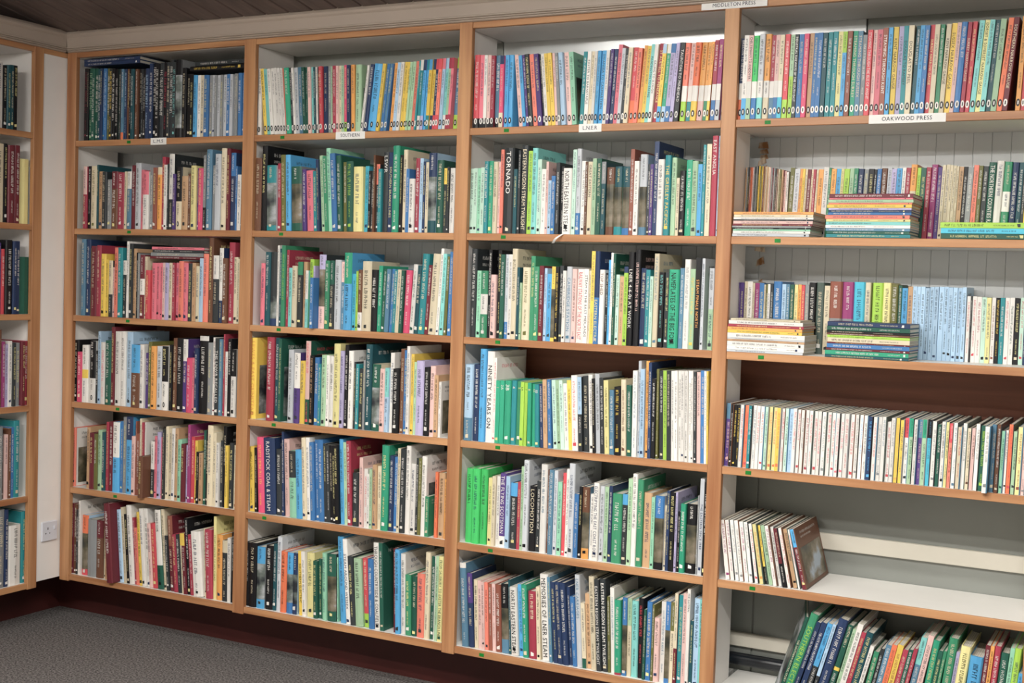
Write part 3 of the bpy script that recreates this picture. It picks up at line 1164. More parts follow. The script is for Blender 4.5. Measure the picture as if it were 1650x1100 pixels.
n 22424 117 2317 0 51 w:@bk
b 22546 192 2452 0 86 sl:=CAMBRIDGE_STATION:@st
n 22743 151 2378 0 105 pp
b 22900 248 2384 0 165 w:=RAILWAY_STATIONS_OF_THE_NORTH_EAST:@r
n 23153 155 2389 0 127 w:=STEAM_IN_THE_EAST_MIDLANDS:@bk
s 23313 81 2341 0 156 c
n 23399 132 2964 0 107 y
b 23535 177 2965 0 78 nv_bl.5:=EASTERN_ELECTRIC
b 23717 170 2375 0 80 w:=TOP_SHED:@br
s 23892 96 2278 0 165 bk
n 23994 91 2692 0 135 sb
n 24089 85 2923 0 87 w
n 24179 90 2898 0 53 dg
n 24274 118 2235 0 110 pm
n 24397 145 2187 0 131 tn
n 24547 139 2497 0 100 lm^nv.08
b 24692 199 2959 0 81 bk:=LNER_4-6-0s_AT_WORK
b 24896 198 3041 0 130 bk:@pp
b 25099 198 2461 0 161 nv
n 25302 142 2413 0 77 tl
n 25449 104 2213 0 54 pm
b 25558 168 2924 0 91 c:@st
b 25731 189 2348 0 100 bk:@aq
n 25925 140 2353 0 132 ch
b 26070 332 2441 0 74 eg:=NAMEPLATES_OF_THE_BIG_FOUR:@bk
n 26407 138 2491 0 146 st
b 26551 196 2768 0 139 w:@gy
b 26752 179 2473 0 111 lg:@y
n 26936 158 2824 0 75 bk:=STEAM_FINALE_NORTH:@og
n 27098 100 2805 0 166 sl:g
b 27349 177 2512 0 148 lg^sl.5:g
#3 4 S
b 18848 318 2580 0 117 pb_st.3
b 19171 240 2596 0 181 nv
b 19416 226 3131 0 125 sb
b 19647 275 3059 0 204 w:=NINETY_YEARS_ON:@bk
n 19927 119 2858 0 149 w:F:@r
n 20051 155 2108 0 112 eg:=1
n 20212 161 2118 0 117 eg:=2A
b 20378 240 2128 0 140 eg:=3B
b 20623 190 2142 0 170 tl:=4
s 20818 165 2126 0 204 g:=5
n 20987 134 2115 0 108 lm:=6A
s 21127 108 2096 0 137 lm:=7
n 21277 133 2104 -10 116 eg:=8
n 21416 114 2071 -10 207 eg:=9A
s 21571 167 2069 -20 107 tl:=10
n 21780 114 2099 -30 96 nv
n 21899 143 2250 -30 97 tn
n 22047 126 2257 -30 137 bl
n 22218 142 2249 -40 198 pm
n 22366 124 2248 -40 196 lg
n 22495 129 2257 -40 178 pm
n 22629 140 2159 -40 210 w
n 22775 140 2274 -40 202 y
b 22920 226 2445 -30 130 w:@r
n 23152 145 2408 -30 112 ch^pb.5
b 23302 213 2439 -30 202 ch
n 23520 143 2506 -30 180 w:@bk
s 23668 86 2389 -30 94 bk
n 23759 154 2547 -30 170 sl
n 23919 148 2429 -30 135 ch
n 24071 158 2361 -30 135 py
s 24235 169 2062 -20 130 st
b 24409 241 2178 -20 110 bk:@y
b 24655 173 2427 -20 90 c:@br
n 24834 161 2257 -20 124 dg
n 25000 155 2731 -10 132 w:@st
n 25160 100 3045 -10 205 sl
n 25265 149 2799 -10 105 pb
n 25418 115 3059 -10 206 og
n 25539 104 3019 -10 115 nv
n 25648 131 2516 -10 133 bk
n 25784 81 2827 -10 189 ol
n 25920 136 2783 -20 189 ch
n 26060 130 2793 -20 142 lm
n 26195 124 2804 -20 96 ch
n 26324 102 2799 -20 147 w
n 26431 107 2806 -20 135 w
n 26544 107 2810 -20 200 w
n 26656 107 2821 -20 113 w
n 26767 106 2826 -20 134 w
n 26879 101 2830 -20 198 w
n 26984 79 2842 -20 94 w
n 27069 79 2805 -20 139 ch
n 27153 121 2807 -20 187 pp
n 27279 136 2865 -20 182 bl
n 27421 73 2853 -20 95 w
s 27499 58 2858 -20 94 y:g
#3 5 S
b 18953 274 2524 0 260 bg
b 19232 285 2560 0 181 bg
b 19523 259 2554 0 240 bg:g
n 19849 138 2290 0 191 py
n 19992 132 2360 0 183 c
n 20129 138 2363 0 265 w:@ch
b 20271 242 2492 0 224 pu_w.15:=THE_FLYING_SCOTSMAN
n 20518 149 2412 0 181 pb
b 20672 283 2204 0 236 ch^sb.2
n 20960 117 2266 0 188 cr
n 21081 104 2793 0 183 lg
b 21191 195 3023 0 150 sl
b 21391 242 2169 0 241 bk:=LOCOMOTION:@c
n 21638 151 2353 0 260 ch
b 21794 234 2937 0 226 w:@st
n 22032 90 2768 0 263 br
b 22128 173 2790 0 153 st
n 22306 125 2778 0 178 sl
n 22436 142 2414 0 207 mn
n 22583 118 2715 0 265 r
n 22706 118 2860 0 264 w:@bk
b 22829 211 3066 0 196 sl
n 23045 158 2083 0 180 bl
n 23208 111 2335 0 202 bk
b 23324 260 2346 0 209 st^br.35_og.15
n 23589 133 2130 0 261 w
b 23727 195 2524 0 172 w:=ELECTRIFYING_THE_EAST_COAST_ROUTE:@nv
b 23927 166 2430 0 246 sl
n 24098 137 2423 0 239 lg
n 24240 120 2462 0 249 nv
b 24365 350 2241 0 243 g
b 24719 196 2255 0 223 ch^sb.15
n 24921 140 2773 0 189 lg
b 25066 167 2943 0 188 w
b 25238 205 2779 0 193 g
b 25448 281 2382 0 244 tn
n 25734 115 2269 0 159 mn
b 25854 305 2331 0 174 sl^bl.3_bk.1
s 26164 71 2049 0 240 c
n 26240 103 2525 0 180 nv
b 26348 184 2488 0 158 bk
s 26537 70 2509 0 154 la
s 26612 81 1898 0 216 bk
b 26698 177 2166 0 189 eg
b 26879 340 2175 0 268 pb^bk.3_bk.15
s 27225 53 2467 0 256 gy
n 27283 137 3002 0 269 sl:=THE_EASTERN_SINCE_1948:@nv
b 27425 200 2901 0 225 bk:g
#3 6 S
b 19014 243 2860 -40 182 st^w.06
b 19263 198 2524 -40 230 nv^pu.4
s 19466 172 2329 -30 255 c
n 19643 127 2331 -30 224 pp
n 19776 121 2300 -30 198 pp
n 19901 126 2302 -30 220 co
n 20033 132 2271 -30 244 rb
n 20170 126 2289 -30 251 pp
b 20301 206 2278 -30 260 rb
b 20512 285 2333 -30 272 dt^bk.35_st.2
s 20802 77 2514 -30 250 dt
b 20925 264 2295 -40 185 w:=NORTH_EASTERN_STEAM:@bk
n 21195 153 2397 -40 271 sb
b 21353 201 2432 -40 205 eg
b 21559 296 2242 -30 238 cr
n 21861 132 2424 -30 215 c:@bk
b 22041 293 2867 -40 259 w:=MEMORIES_OF_LNER_STEAM:@bk
n 22339 102 2812 -40 194 st
n 22494 148 2669 -50 200 nv
b 22648 183 2691 -50 199 nv
b 22836 200 2692 -50 188 nv
n 23042 117 2571 -50 276 nv
s 23165 169 2277 -50 239 bl
b 23340 180 3025 -40 209 sl:=LNER_CARRIAGES:@st
n 23525 134 2125 -40 218 c_dg.15
n 23664 162 2447 -40 289 tn
b 23832 195 3035 -40 231 c
b 24032 172 2964 -40 198 ch:=EASTERN_REGION_STEAM_TWILIGHT
b 24210 199 3001 -40 267 ch:=EASTERN_REGION_STEAM_TWILIGHT
n 24415 91 2461 -30 248 ol
n 24511 142 2755 -30 289 w:@st
b 24658 226 2410 -20 182 eg_cr.03
b 24889 169 2517 -10 227 c^bl.35_bl.06
n 25063 129 2508 -10 268 c^lg.35
b 25197 223 2449 -10 271 aq
b 25425 178 2558 -10 280 bk:@r
s 25608 89 2250 0 175 dg
b 25702 182 2516 0 205 bl
s 25889 77 2445 0 184 ol
b 25971 181 2042 0 193 pp
n 26157 158 2566 0 287 w:@st
n 26321 158 2600 0 240 w^bl.35_bl.06
n 26483 130 2589 0 282 c^ol.35
n 26618 108 2905 0 215 mr^c.6
n 26732 151 2858 0 274 tl
n 26888 134 2942 0 224 pp
n 27027 102 3094 0 201 w:=THE_EASTERN:@bk
n 27134 102 2102 0 263 dt
b 27240 202 2827 0 283 pb
n 27447 101 2828 0 183 aq
s 27553 48 2831 0 242 aq:g
#4 1 S
a 28023 129 2446 10 190 nv_or.25|w.2:=BRECON_TO_NEWPORT:o
a 28157 145 2505 10 54 w_sb.25|w.2:o
a 28307 145 2490 10 27 pp_lg.25|w.2:=CHELTENHAM_TO_ANDOVER:@bk:o
a 28457 167 2467 10 34 bg_bl.25|w.2:o
a 28629 176 2505 10 41 sl_aq.25|w.2:o
a 28810 182 2501 10 82 og_c.25|w.2:@bk:o
a 28997 135 2460 10 88 cr_st.25|w.2:o
a 29138 129 2457 10 34 pp_bl.25|w.2:o
a 29271 135 2444 10 11 c_cy.25|w.2:@bk:o
a 29411 147 2458 10 49 r_lm.22:o
a 29563 137 2441 10 91 lg_lm.5:o
a 29705 120 2437 10 32 ch:=INDUSTRIAL_RAILWAYS_OF_THE_SOUTH_EAST:o
a 29830 149 2432 10 47 bl:o
a 29983 142 2436 10 34 hp:o
a 30130 132 2456 10 105 tn:o
a 30267 122 2442 10 76 bl:o
a 30393 143 2438 10 18 bl:o
a 30542 137 2430 10 22 dt:o
a 30683 136 2443 10 57 tl:o
a 30824 142 2453 10 76 tl:o
a 30971 144 2446 10 87 py:o
a 31120 125 2425 10 21 sb^lm.25:o
a 31251 137 2433 10 30 rb:o
a 31393 143 2436 10 93 eg:=STEAMING_THROUGH_SURREY:o
a 31540 145 2421 10 59 st:=STEAMING_THROUGH_SUSSEX:o
a 31691 123 2302 10 44 gy:o
a 31819 141 2431 10 47 r:=STEAMING_THROUGH_THE_ISLE_OF_WIGHT:o
a 31965 113 2437 10 124 pp:o:g
a 32090 152 2429 10 78 pk:o
a 32247 146 2460 10 53 rb:=STEAMING_THROUGH_KENT:o
a 32398 124 2466 10 60 sb:o
a 32527 144 2483 10 114 y:=KENT_NARROW_GAUGE:@bk:o
a 32677 141 2492 10 130 la:o
a 32823 134 2483 10 54 tl:=DOUGLAS_TO_RAMSEY:@bk:o
a 32962 152 2485 10 34 c:=DOUGLAS_TO_PEEL:@bk:o
a 33119 116 2471 20 97 dt:o
a 33240 127 2466 20 34 sb:o
a 33372 127 2453 20 11 bl:o
a 33503 117 2480 20 118 r:=SURREY_NARROW_GAUGE:o
a 33626 137 2470 20 61 c:o
a 33768 122 2469 20 108 g:o
a 33896 128 2462 30 59 c:=KENT_NARROW_GAUGE:@bk:o
a 34029 147 2488 30 116 y:=SUSSEX_NARROW_GAUGE:@bk:o
a 34181 112 2483 30 65 pp:o
a 34299 169 2484 30 30 bl:o
a 34473 109 2469 30 12 cr:=SURREY_NARROW_GAUGE:o
a 34586 122 2488 30 76 r:o
a 34714 136 2511 40 87 aq:o
a 34855 135 2522 40 119 py:=DORSET_AND_SOMERSET_NARROW_GAUGE:@bk:o
a 34996 135 2500 40 21 aq:o
a 35136 129 2497 40 85 dt:o
a 35270 150 2511 40 55 lg:o
a 35426 136 2533 50 71 or:o
a 35568 141 2530 50 28 mr:=SOUTHERN_NARROW_GAUGE:o:g
a 35909 124 2545 20 73 og:o
a 36038 110 2560 20 121 r:o:g
#4 2 S
k 27902 37 2206 10 1507 tn
k 27944 37 2212 10 1506 gy
k 27985 43 2214 10 1503 ch
k 28034 43 2213 10 1501 rb
k 28082 40 2211 10 1486 or
k 28127 36 2212 10 1503 pp
k 28169 36 2226 10 1479 gy
k 28210 36 2233 10 1491 ch
k 28252 36 2241 10 1475 gy
k 28293 36 2253 10 1499 ch
k 28334 40 2250 10 1472 y
k 28379 40 2242 10 1500 ol
k 28423 40 2242 10 1504 y
k 28468 40 2230 10 1494 br
k 28513 36 2230 10 1495 tn
k 28554 36 2228 10 1487 c
k 28595 36 2221 10 1487 tn
k 28636 36 2214 10 1488 c
k 28677 39 2202 10 1471 pp
k 28721 39 2193 10 1490 gy
k 28765 36 2187 10 1501 mr
k 28806 39 2179 10 1488 gy
k 28850 46 2172 10 1489 ch
k 28901 46 2156 10 1475 br
k 28952 46 2149 10 1474 c
k 29003 49 2133 10 1490 ol
k 29057 49 2123 10 1495 tn
k 29111 46 2110 10 1499 mr
k 29161 46 2082 10 1490 pp
k 29212 69 2055 10 1490 w
s 29286 136 2181 20 1508 ol
n 29427 162 2146 20 1504 sl
k 29594 78 2144 20 1499 og
k 29677 78 2140 20 1478 y
k 29761 68 2140 20 1490 c
k 29834 108 2125 20 1507 mr
k 29946 61 2123 20 1502 c
k 30012 81 2119 20 1473 cr
k 30098 64 2105 20 1500 c
s 30167 143 2120 20 1506 og
n 30315 159 2183 20 1503 w
k 30479 77 2164 20 1490 g
n 30561 148 2129 20 1478 og
s 30714 134 2128 20 1490 sb
k 30853 92 2125 20 1471 py
n 30950 156 2124 20 1476 lm
s 31111 123 2140 20 1497 lg
s 31240 123 2136 20 1477 g
s 31368 170 2118 20 1475 nv
s 31543 122 2102 20 1495 gy
n 31670 153 2117 20 1505 bk
k 31829 84 2098 20 1493 bk:g
s 31918 127 2113 20 1495 bl
s 32050 167 2128 20 1502 br
s 32223 120 2142 20 1510 sl
n 32348 141 2106 20 1484 la
n 32494 150 2121 20 1488 sb
k 32649 103 2135 20 1500 w
s 32758 128 2134 20 1503 cr
s 32890 185 2226 20 1496 og|c.3
k 33081 99 2129 20 1493 lm
n 33185 148 2127 20 1483 dg
s 33338 135 2139 20 1471 cr
s 33478 177 2217 20 1495 mg
s 33659 116 2137 20 1491 pu
k 33780 100 2196 20 1475 c
k 33885 109 2212 20 1496 c
k 33999 85 2192 20 1470 c
k 34089 85 2176 20 1474 c
k 34179 69 2159 20 1479 c
s 34253 120 2144 20 1494 tn
s 34378 113 2143 20 1495 bk
n 34496 151 2124 20 1475 gy
n 34653 133 2183 20 1480 co
s 34791 112 2166 20 1474 ol
n 34909 141 2152 20 1505 ch
b 35055 213 2255 20 1486 dg:=THE_NORTHERN_COUNTIES_RAILWAY
s 35273 197 2295 20 1470 w
b 35475 211 2264 20 1492 g|w.25
s 35691 175 2246 20 1496 nv:@w
n 35872 123 2244 20 1507 dt
k 36000 80 2209 20 1480 ch
k 36085 74 2177 20 1472 y:g
#4 2 H
k 28071 16114 2338 85 0 sl
k 28088 16202 2352 76 0 w
k 28088 16281 2359 49 0 mn
k 28071 16333 2385 43 0 bk
k 28055 16379 2402 49 0 gy
k 28071 16431 2433 56 0 mr
k 28088 16490 2416 89 0 pp
k 28095 16582 2425 40 0 ch
k 28095 16625 2425 62 0 w
k 28105 16690 2405 75 0 c
k 28095 16768 2425 82 0 og
#4 2 H
k 30914 16114 2389 98 0 tl
k 30930 16215 2344 85 0 dg
k 30898 16303 2390 79 0 st
k 30883 16385 2406 91 0 w
k 30898 16479 2390 91 0 aq
k 30898 16573 2390 73 0 py
s 30867 16649 2392 113 0 co
k 30945 16765 2358 76 0 bl
k 30961 16844 2342 66 0 nv
k 30952 16913 2351 54 0 la
k 30908 16970 2395 98 0 y
k 30952 17070 2366 47 0 co
k 30945 17121 2402 85 0 lg
k 30961 17209 2371 47 0 pk
s 30961 17259 2371 116 0 mr
#4 2 H
b 34142 16114 2265 147 0 dg
b 34130 16264 2277 147 0 cy
b 34107 16413 2300 159 0 lm
#4 3 S
s 27891 45 2107 0 1434 pu
s 27941 113 2111 0 1431 pu
s 28059 106 2149 0 1486 c
n 28170 158 2151 0 1442 w
s 28333 61 2106 0 1460 c
s 28399 147 2108 0 1479 mg
s 28550 146 2112 0 1449 bl
s 28701 50 2066 0 1433 c
s 28756 57 2085 0 1477 ol
s 28818 77 2086 0 1430 w
s 28900 84 2089 0 1475 ch
b 28988 273 2175 0 1475 bl
m 29267 130 2099 0 1444 pb
s 29402 109 2103 0 1444 st
s 29516 129 2090 0 1450 dg
s 29651 105 2094 0 1472 py
s 29761 105 2098 0 1473 og
s 29871 102 2084 0 1463 r
s 29978 121 2104 0 1477 gy
s 30104 217 2173 0 1446 bk
s 30326 242 2180 0 1488 gn
s 30572 165 2089 0 1483 c
b 30743 379 2223 0 1446 gy^rb.5
b 31126 333 2218 0 1475 gy^mg.5
b 31465 324 2228 0 1475 cy
s 31794 167 2221 0 1483 c:g
b 32016 304 2218 0 1468 lm
b 32325 227 2227 0 1470 py
s 32557 207 2186 0 1458 ol
s 32769 104 2160 0 1472 dg
n 32878 159 2084 0 1456 sb
n 33042 140 2137 0 1464 tn
m 33187 118 2141 0 1443 pb
m 33310 102 2138 0 1435 pb
m 33417 123 2141 0 1439 pb
m 33545 120 2104 0 1436 pb
m 33670 116 2140 0 1451 pb
m 33791 128 2149 0 1432 pb
m 33925 140 2154 0 1472 pb
m 34069 121 2158 0 1472 pb
m 34196 124 2146 0 1434 pb
m 34324 120 2144 0 1452 pb
m 34450 123 2139 0 1479 pb
m 34578 114 2161 0 1434 pb:g
s 34717 96 1908 0 1436 w:@r
s 34818 36 1911 0 1437 ch
s 34859 119 1907 0 1481 w:@r
s 34983 136 1902 0 1468 w:@cr
s 35124 127 1891 0 1468 pm:@bk
s 35255 126 1880 0 1436 py
s 35387 111 1885 0 1475 w:@rb
s 35503 117 1888 0 1449 bk:@y
s 35625 125 1892 0 1431 tl
s 35755 122 1897 0 1447 w:@r
s 35881 124 1901 0 1452 w:@dg
s 36011 141 1891 0 1488 bk
s 36156 118 1911 0 1481 pm:@r
s 36279 52 1900 0 1432 nv:g
#4 3 H
k 28045 12624 2330 73 0 sl
k 28045 12700 2356 111 0 w
s 28045 12814 2362 130 0 w
k 28045 12948 2369 60 0 tn
k 28045 13011 2369 41 0 sl
b 28045 13056 2369 143 0 w
k 28045 13202 2282 92 0 y
k 28045 13297 2282 86 0 og
k 28055 13385 2320 79 0 cr
k 28072 13468 2271 111 0 w
k 28133 13582 2130 60 0 c
#4 3 H
k 31026 12624 2382 81 0 dt
s 31026 12708 2382 123 0 eg
k 31057 12834 2366 69 0 mr
s 31073 12906 2350 123 0 bl
k 31073 13032 2350 39 0 mr
s 31089 13074 2334 129 0 c
k 31079 13205 2344 75 0 lm
k 31057 13283 2366 57 0 br
k 31048 13343 2375 69 0 bk
s 31057 13415 2360 123 0 dg
s 31067 13541 2350 129 0 nv
#4 4 S
m 28035 148 1923 10 190 pu^st.25:@pp
m 28188 83 1888 10 132 bk:@w
m 28277 100 1892 10 175 bk:@y
m 28382 113 1901 10 155 bk:@y
m 28500 110 1912 10 116 w:@r
m 28615 133 1899 10 193 or:@r
m 28753 112 1899 10 101 tl
m 28870 125 1918 10 188 w:@st
m 29001 128 1917 10 110 w:@r
m 29134 125 1912 10 90 w:@r
m 29264 101 1904 10 114 pm:@g
m 29370 124 1907 10 181 py:@or
m 29498 127 1898 10 207 py:@or
m 29630 130 1900 10 91 y:@or
m 29765 103 1890 10 149 w:@r
m 29873 112 1898 10 149 pm
m 29990 125 1888 10 186 pb:@st
m 30120 118 1919 10 112 w:@r
m 30244 111 1894 10 149 w:@r
m 30360 111 1888 10 132 w:@gy
m 30476 124 1892 10 190 w:@cr
m 30605 120 1891 10 121 w:@r
m 30730 123 1879 10 203 w:@r
m 30857 126 1888 10 124 w:@r
m 30988 135 1879 10 116 w:@gy
m 31128 137 1879 10 174 w:@r
m 31270 121 1876 10 150 w:@r
m 31396 121 1874 10 103 w:@pk
m 31522 123 1872 10 166 w:@pk
m 31650 145 1878 10 100 w:@r
m 31800 138 1867 10 185 w:@r
m 31943 119 1873 10 174 w:@gy
m 32067 119 1872 10 184 w:@sb
m 32191 115 1867 10 165 w:@bk
m 32311 139 1848 10 133 nv:@sb:g
m 32468 117 1848 10 137 w:@r
m 32590 126 1853 10 197 w:@gy
m 32721 123 1871 10 100 w:@st
m 32849 128 1734 10 197 w:@r
m 32982 125 1861 10 93 w:@gy
m 33112 118 1869 10 115 y:@og
m 33235 106 1817 10 122 y
m 33346 127 1881 10 198 w^r.3:@ch
m 33478 126 1880 10 150 lg^eg.28:@dg
m 33609 108 1861 10 136 w:@bk
m 33722 122 1865 10 196 pu^st.28:@pp
m 33850 128 1881 10 118 lg^eg.28:@dg
m 33983 124 1889 10 145 cy^bk.28:@st
m 34112 127 1853 10 154 w:@gy
m 34244 112 1770 10 181 dg
m 34361 112 1856 10 180 w:@bk
m 34478 97 1851 10 168 py
m 34579 102 1831 10 132 co^r.3
m 34687 119 1855 10 129 w:@st
m 34811 116 1746 10 109 c:@r
m 34932 121 1855 10 191 w:@gy
m 35058 107 1731 10 169 c:@br
m 35170 112 1739 10 179 pp:@br
m 35287 120 1875 10 110 w:@gy
m 35412 142 1837 10 143 dg:@lm
m 35560 136 1847 10 -180 w:@gy
m 35701 130 1889 10 160 st
m 35836 113 1905 10 105 br
m 35954 101 1732 10 145 mn:@dg
m 36060 79 1751 10 196 w:@bk
m 36144 123 1929 10 119 or:@r
m 36272 106 1747 10 113 lg
m 36383 136 1873 10 126 py:@rb
m 36524 100 1866 10 174 pp:@gy:g
#4 5 S
m 28238 157 1823 -80 190 w:@mg
m 28402 143 1842 -80 169 w:@mg
m 28552 126 1858 -80 180 w:@gy
m 28685 142 1855 -80 189 w:@gy
m 28833 152 1836 -80 213 w:@mg
m 28992 135 1844 -80 169 w:@gy
m 29166 114 1814 -90 189 w:@r
m 29320 136 1819 -100 173 py:@og
m 29463 84 1789 -100 267 bk^y.7:@bk
m 29586 144 1810 -110 237 lg
m 29738 131 1823 -110 162 w:@mg
m 29877 108 1791 -110 265 w:@bk
m 30024 139 1779 -120 162 bk^mr.6
m 30172 113 1807 -120 196 w:@r
m 30325 147 1785 -130 268 tn
m 30481 57 1791 -130 245 w:@r
m 30611 135 1816 -150 238 mr^sb.3:F:g
#4 6 S
n 29893 97 2849 170 194 dg:=THE_SOUTHERN_ELECTRIC_STORY:Y
b 30001 248 2994 170 247 g:=SOUTHERN_ELECTRIC:@lm
n 30265 134 2790 170 183 nv
n 30462 158 2782 160 195 nv
n 30632 159 2775 160 217 ch^sb.5
n 30854 102 2780 150 174 ch^pb.6
b 30965 279 2945 150 218 nv
b 31259 173 2801 150 265 dg|y.04
n 31493 93 2702 140 253 lg
n 31594 161 2874 140 230 w
n 31765 127 2645 140 246 cr
b 31901 210 2659 140 226 dt
n 32123 115 2289 140 187 w:g
n 32346 145 2111 120 219 g
n 32499 115 2216 120 259 ch
n 32623 160 2349 120 279 st
n 32791 147 2393 120 222 or:@rb
b 32947 163 2415 120 239 y:@rb
n 33119 148 2294 120 260 cr
n 33275 126 2332 120 221 dg
n 33408 108 2390 120 197 cr:@pp
b 33567 164 2731 110 257 st^aq.3
n 33739 161 2813 110 276 pp
b 34006 184 2685 90 263 eg
n 34197 126 2410 90 254 dg
n 34329 93 2414 90 272 g
b 34515 245 2813 70 252 g
n 34767 93 2454 70 247 la
b 34866 274 2643 70 224 py:@bk
b 35232 353 2396 50 208 sb
n 35591 138 2760 50 245 mr
n 35734 100 2773 50 182 og
b 35840 167 2781 50 220 cr
b 36013 222 2610 50 264 dg
n 36241 117 2785 50 256 mn
b 36363 174 2795 50 246 lm
n 36543 115 2125 50 200 sb:g
"""
# ------------------------------------------------------------------ books
def lum(code):
    c = hexlin(PAL[code]); return .3 * c[0] + .59 * c[1] + .11 * c[2]
import re
def parse_spec(s):
    m = re.match(r'([a-z]{1,2})', s); base = m.group(1); top = bot = mid = None
    for q, code, fr in re.findall(r'([\^_|])([a-z]{1,2})(\.\d+)?', s):
        fr = float(fr) if fr else .25
        if q == '^': top = (code, fr)
        elif q == '_': bot = (code, fr)
        else: mid = (code, fr)
    return base, top, bot, mid
def book_parts(t, h, d, spec, flags, rng, mark=False, art=False, dark=None):
    """local frame: x thickness, y depth from the spine inwards, z height; returns {part: MB}"""
    base, top, bot, mid = parse_spec(spec)
    bands = []
    z = 0.0
    if bot: bands.append((0, bot[1] * h, bot[0])); z = bot[1] * h
    if mid:
        a = z if bot else (.5 - mid[1] / 2) * h
        if a > z: bands.append((z, a, base))
        bands.append((a, a + mid[1] * h, mid[0])); z = a + mid[1] * h
    zt = h * (1 - top[1]) if top else h
    if zt > z: bands.append((z, zt, base))
    if top: bands.append((zt, h, top[0]))
    if top and bot and not mark and not mid:
        bands = [(z0, z1, (M_PHOTO if rng.random() < .5 else M_PHOTO2) if code == base else code) for z0, z1, code in bands]
    c = min(.0022, t * .22); hard = t > .0165
    bul = t * .13 if hard else 0
    ov = .003 if hard else .0006
    prof = [(0, .002), (t * .12, -bul * .55), (t * .5, -bul), (t * .88, -bul * .55), (t, .002)] if hard else [(0, .0008), (min(.0008, t * .2), 0), (t - min(.0008, t * .2), 0), (t, .0008)]
    if dark and not hard: prof = [(0, .0008), (.0007, 0), (t * .80, 0), (t, .0010)]      # the dark front cover wraps a little onto the spine
    cv = MB()
    for z0, z1, code in bands:
        for i_, (p, q) in enumerate(zip(prof[:-1], prof[1:])):
            cv.quad((p[0], p[1], z0), (q[0], q[1], z0), (q[0], q[1], z1), (p[0], p[1], z1), dark if dark and i_ == len(prof) - 2 else code)
    y0 = prof[0][1]
    # boards
    cv.quad((0, d, 0), (0, y0, 0), (0, y0, h), (0, d, h), base)
    side = dark or base
    cv.quad((t, y0, 0), (t, d, 0), (t, d, h), (t, y0, h), side)
    cv.quad((c, y0, 0), (c, d, 0), (c, d, h), (c, y0, h), base)
    cv.quad((t - c, d, 0), (t - c, y0, 0), (t - c, y0, h), (t - c, d, h), base)
    cv.quad((0, d, 0), (0, d, h), (c, d, h), (c, d, 0), base)
    cv.quad((t - c, d, 0), (t - c, d, h), (t, d, h), (t, d, 0), base)
    tc = dark or (top[0] if top else base)
    for zz, code, fl in ((h, tc, 0), (0, bands[0][2], 1)):  # head and tail edges
        for q in ([(0, y0, zz), (c, y0, zz), (c, d, zz), (0, d, zz)], [(t - c, y0, zz), (t, y0, zz), (t, d, zz), (t - c, d, zz)],
                  [(p[0], p[1], zz) for p in prof] + [(t, y0 + .002, zz), (0, y0 + .002, zz)]):
            cv.poly(list(reversed(q)) if fl else q, code)
    out = {'cover': cv}
    pg = MB(); pg.box(c, t - c, y0 + .002, d - ov, ov, h - ov, M_PAGE); out['page_block'] = pg
    # lettering
    tcol = None; title = None; nolet = False
    for f in flags:
        if f.startswith('@'): tcol = f[1:]
        elif f.startswith('='): title = f[1:].replace('_', ' ').replace(' AND ', ' & ')
        elif f == 'n': nolet = True
    def contrast(code):
        if tcol and tcol != code: return tcol
        return rng.choice(('ch', 'ch', 'nv', 'bk')) if lum(code) > .28 else rng.choice(('w', 'w', 'w', 'c', 'py'))
    lt = MB(); yb = -bul - .0005; R_ = (0, 0, -1); U_ = (1, 0, 0)
    if not nolet:
        main = max(bands, key=lambda q: q[1] - q[0])
        hh = t * .42 if t < .02 else max(.0085, t * .36)
        hh = min(hh, .014)
        if title: hh = min(t * .52, .016)
        big = 'G' in flags
        if big: hh = t * .66
        if title:
            L = (h * .86 if (mark and not bot) else (main[1] - main[0]) * .92) if len(title) > 3 else h * .12
            if mark and not bot: zt_ = h * .97; L = h * .78
            elif len(title) <= 3: zt_ = h * .95
            else: zt_ = main[1] - (main[1] - main[0]) * .04
            text_mesh(lt, title, (t / 2 - hh * .5, yb, zt_), R_, U_, L, hh, contrast(main[2]), len(title) < 4 or len(title) > 14)
        else:
            for z0, z1, code in bands:
                L = z1 - z0
                if L < .03 or not isinstance(code, str): continue
                if mark and z0 == 0: z0 = z0 + .04; L = z1 - z0
                if L < .03: continue
                k = contrast(code)
                if L > .12:
                    s1 = rng.uniform(.38, .6) + (.08 if big else 0); a0 = rng.uniform(.03, .14)
                    strokes(lt, rng, (t / 2 - hh * .5, yb, z1 - L * a0), R_, U_, L * s1, hh, k)
                    if rng.random() < .75:
                        h2 = hh * .6
                        strokes(lt, rng, (t / 2 - h2 * .5, yb, z1 - L * (a0 + s1 + rng.uniform(.06, .12))), R_, U_, L * min(.24, max(.05, .80 - a0 - s1)), h2, k)
                elif L > .05:
                    strokes(lt, rng, (t / 2 - hh * .35, yb, z1 - L * .12), R_, U_, L * .7, hh * .7, k)
        if not mark and rng.random() < .6:
            b0 = bands[0][2]
            if isinstance(b0, str):
                zl = rng.uniform(.008, .02); sz_ = min(t * .55, .011)
                lt.quad(*[(t / 2 + a_ * sz_ / 2, yb, zl + q_ * sz_ * rng.uniform(.7, 1.3)) for a_, q_ in ((-1, 0), (1, 0), (1, 1), (-1, 1))], contrast(b0))
        if lt.f: out['spine_lettering'] = lt
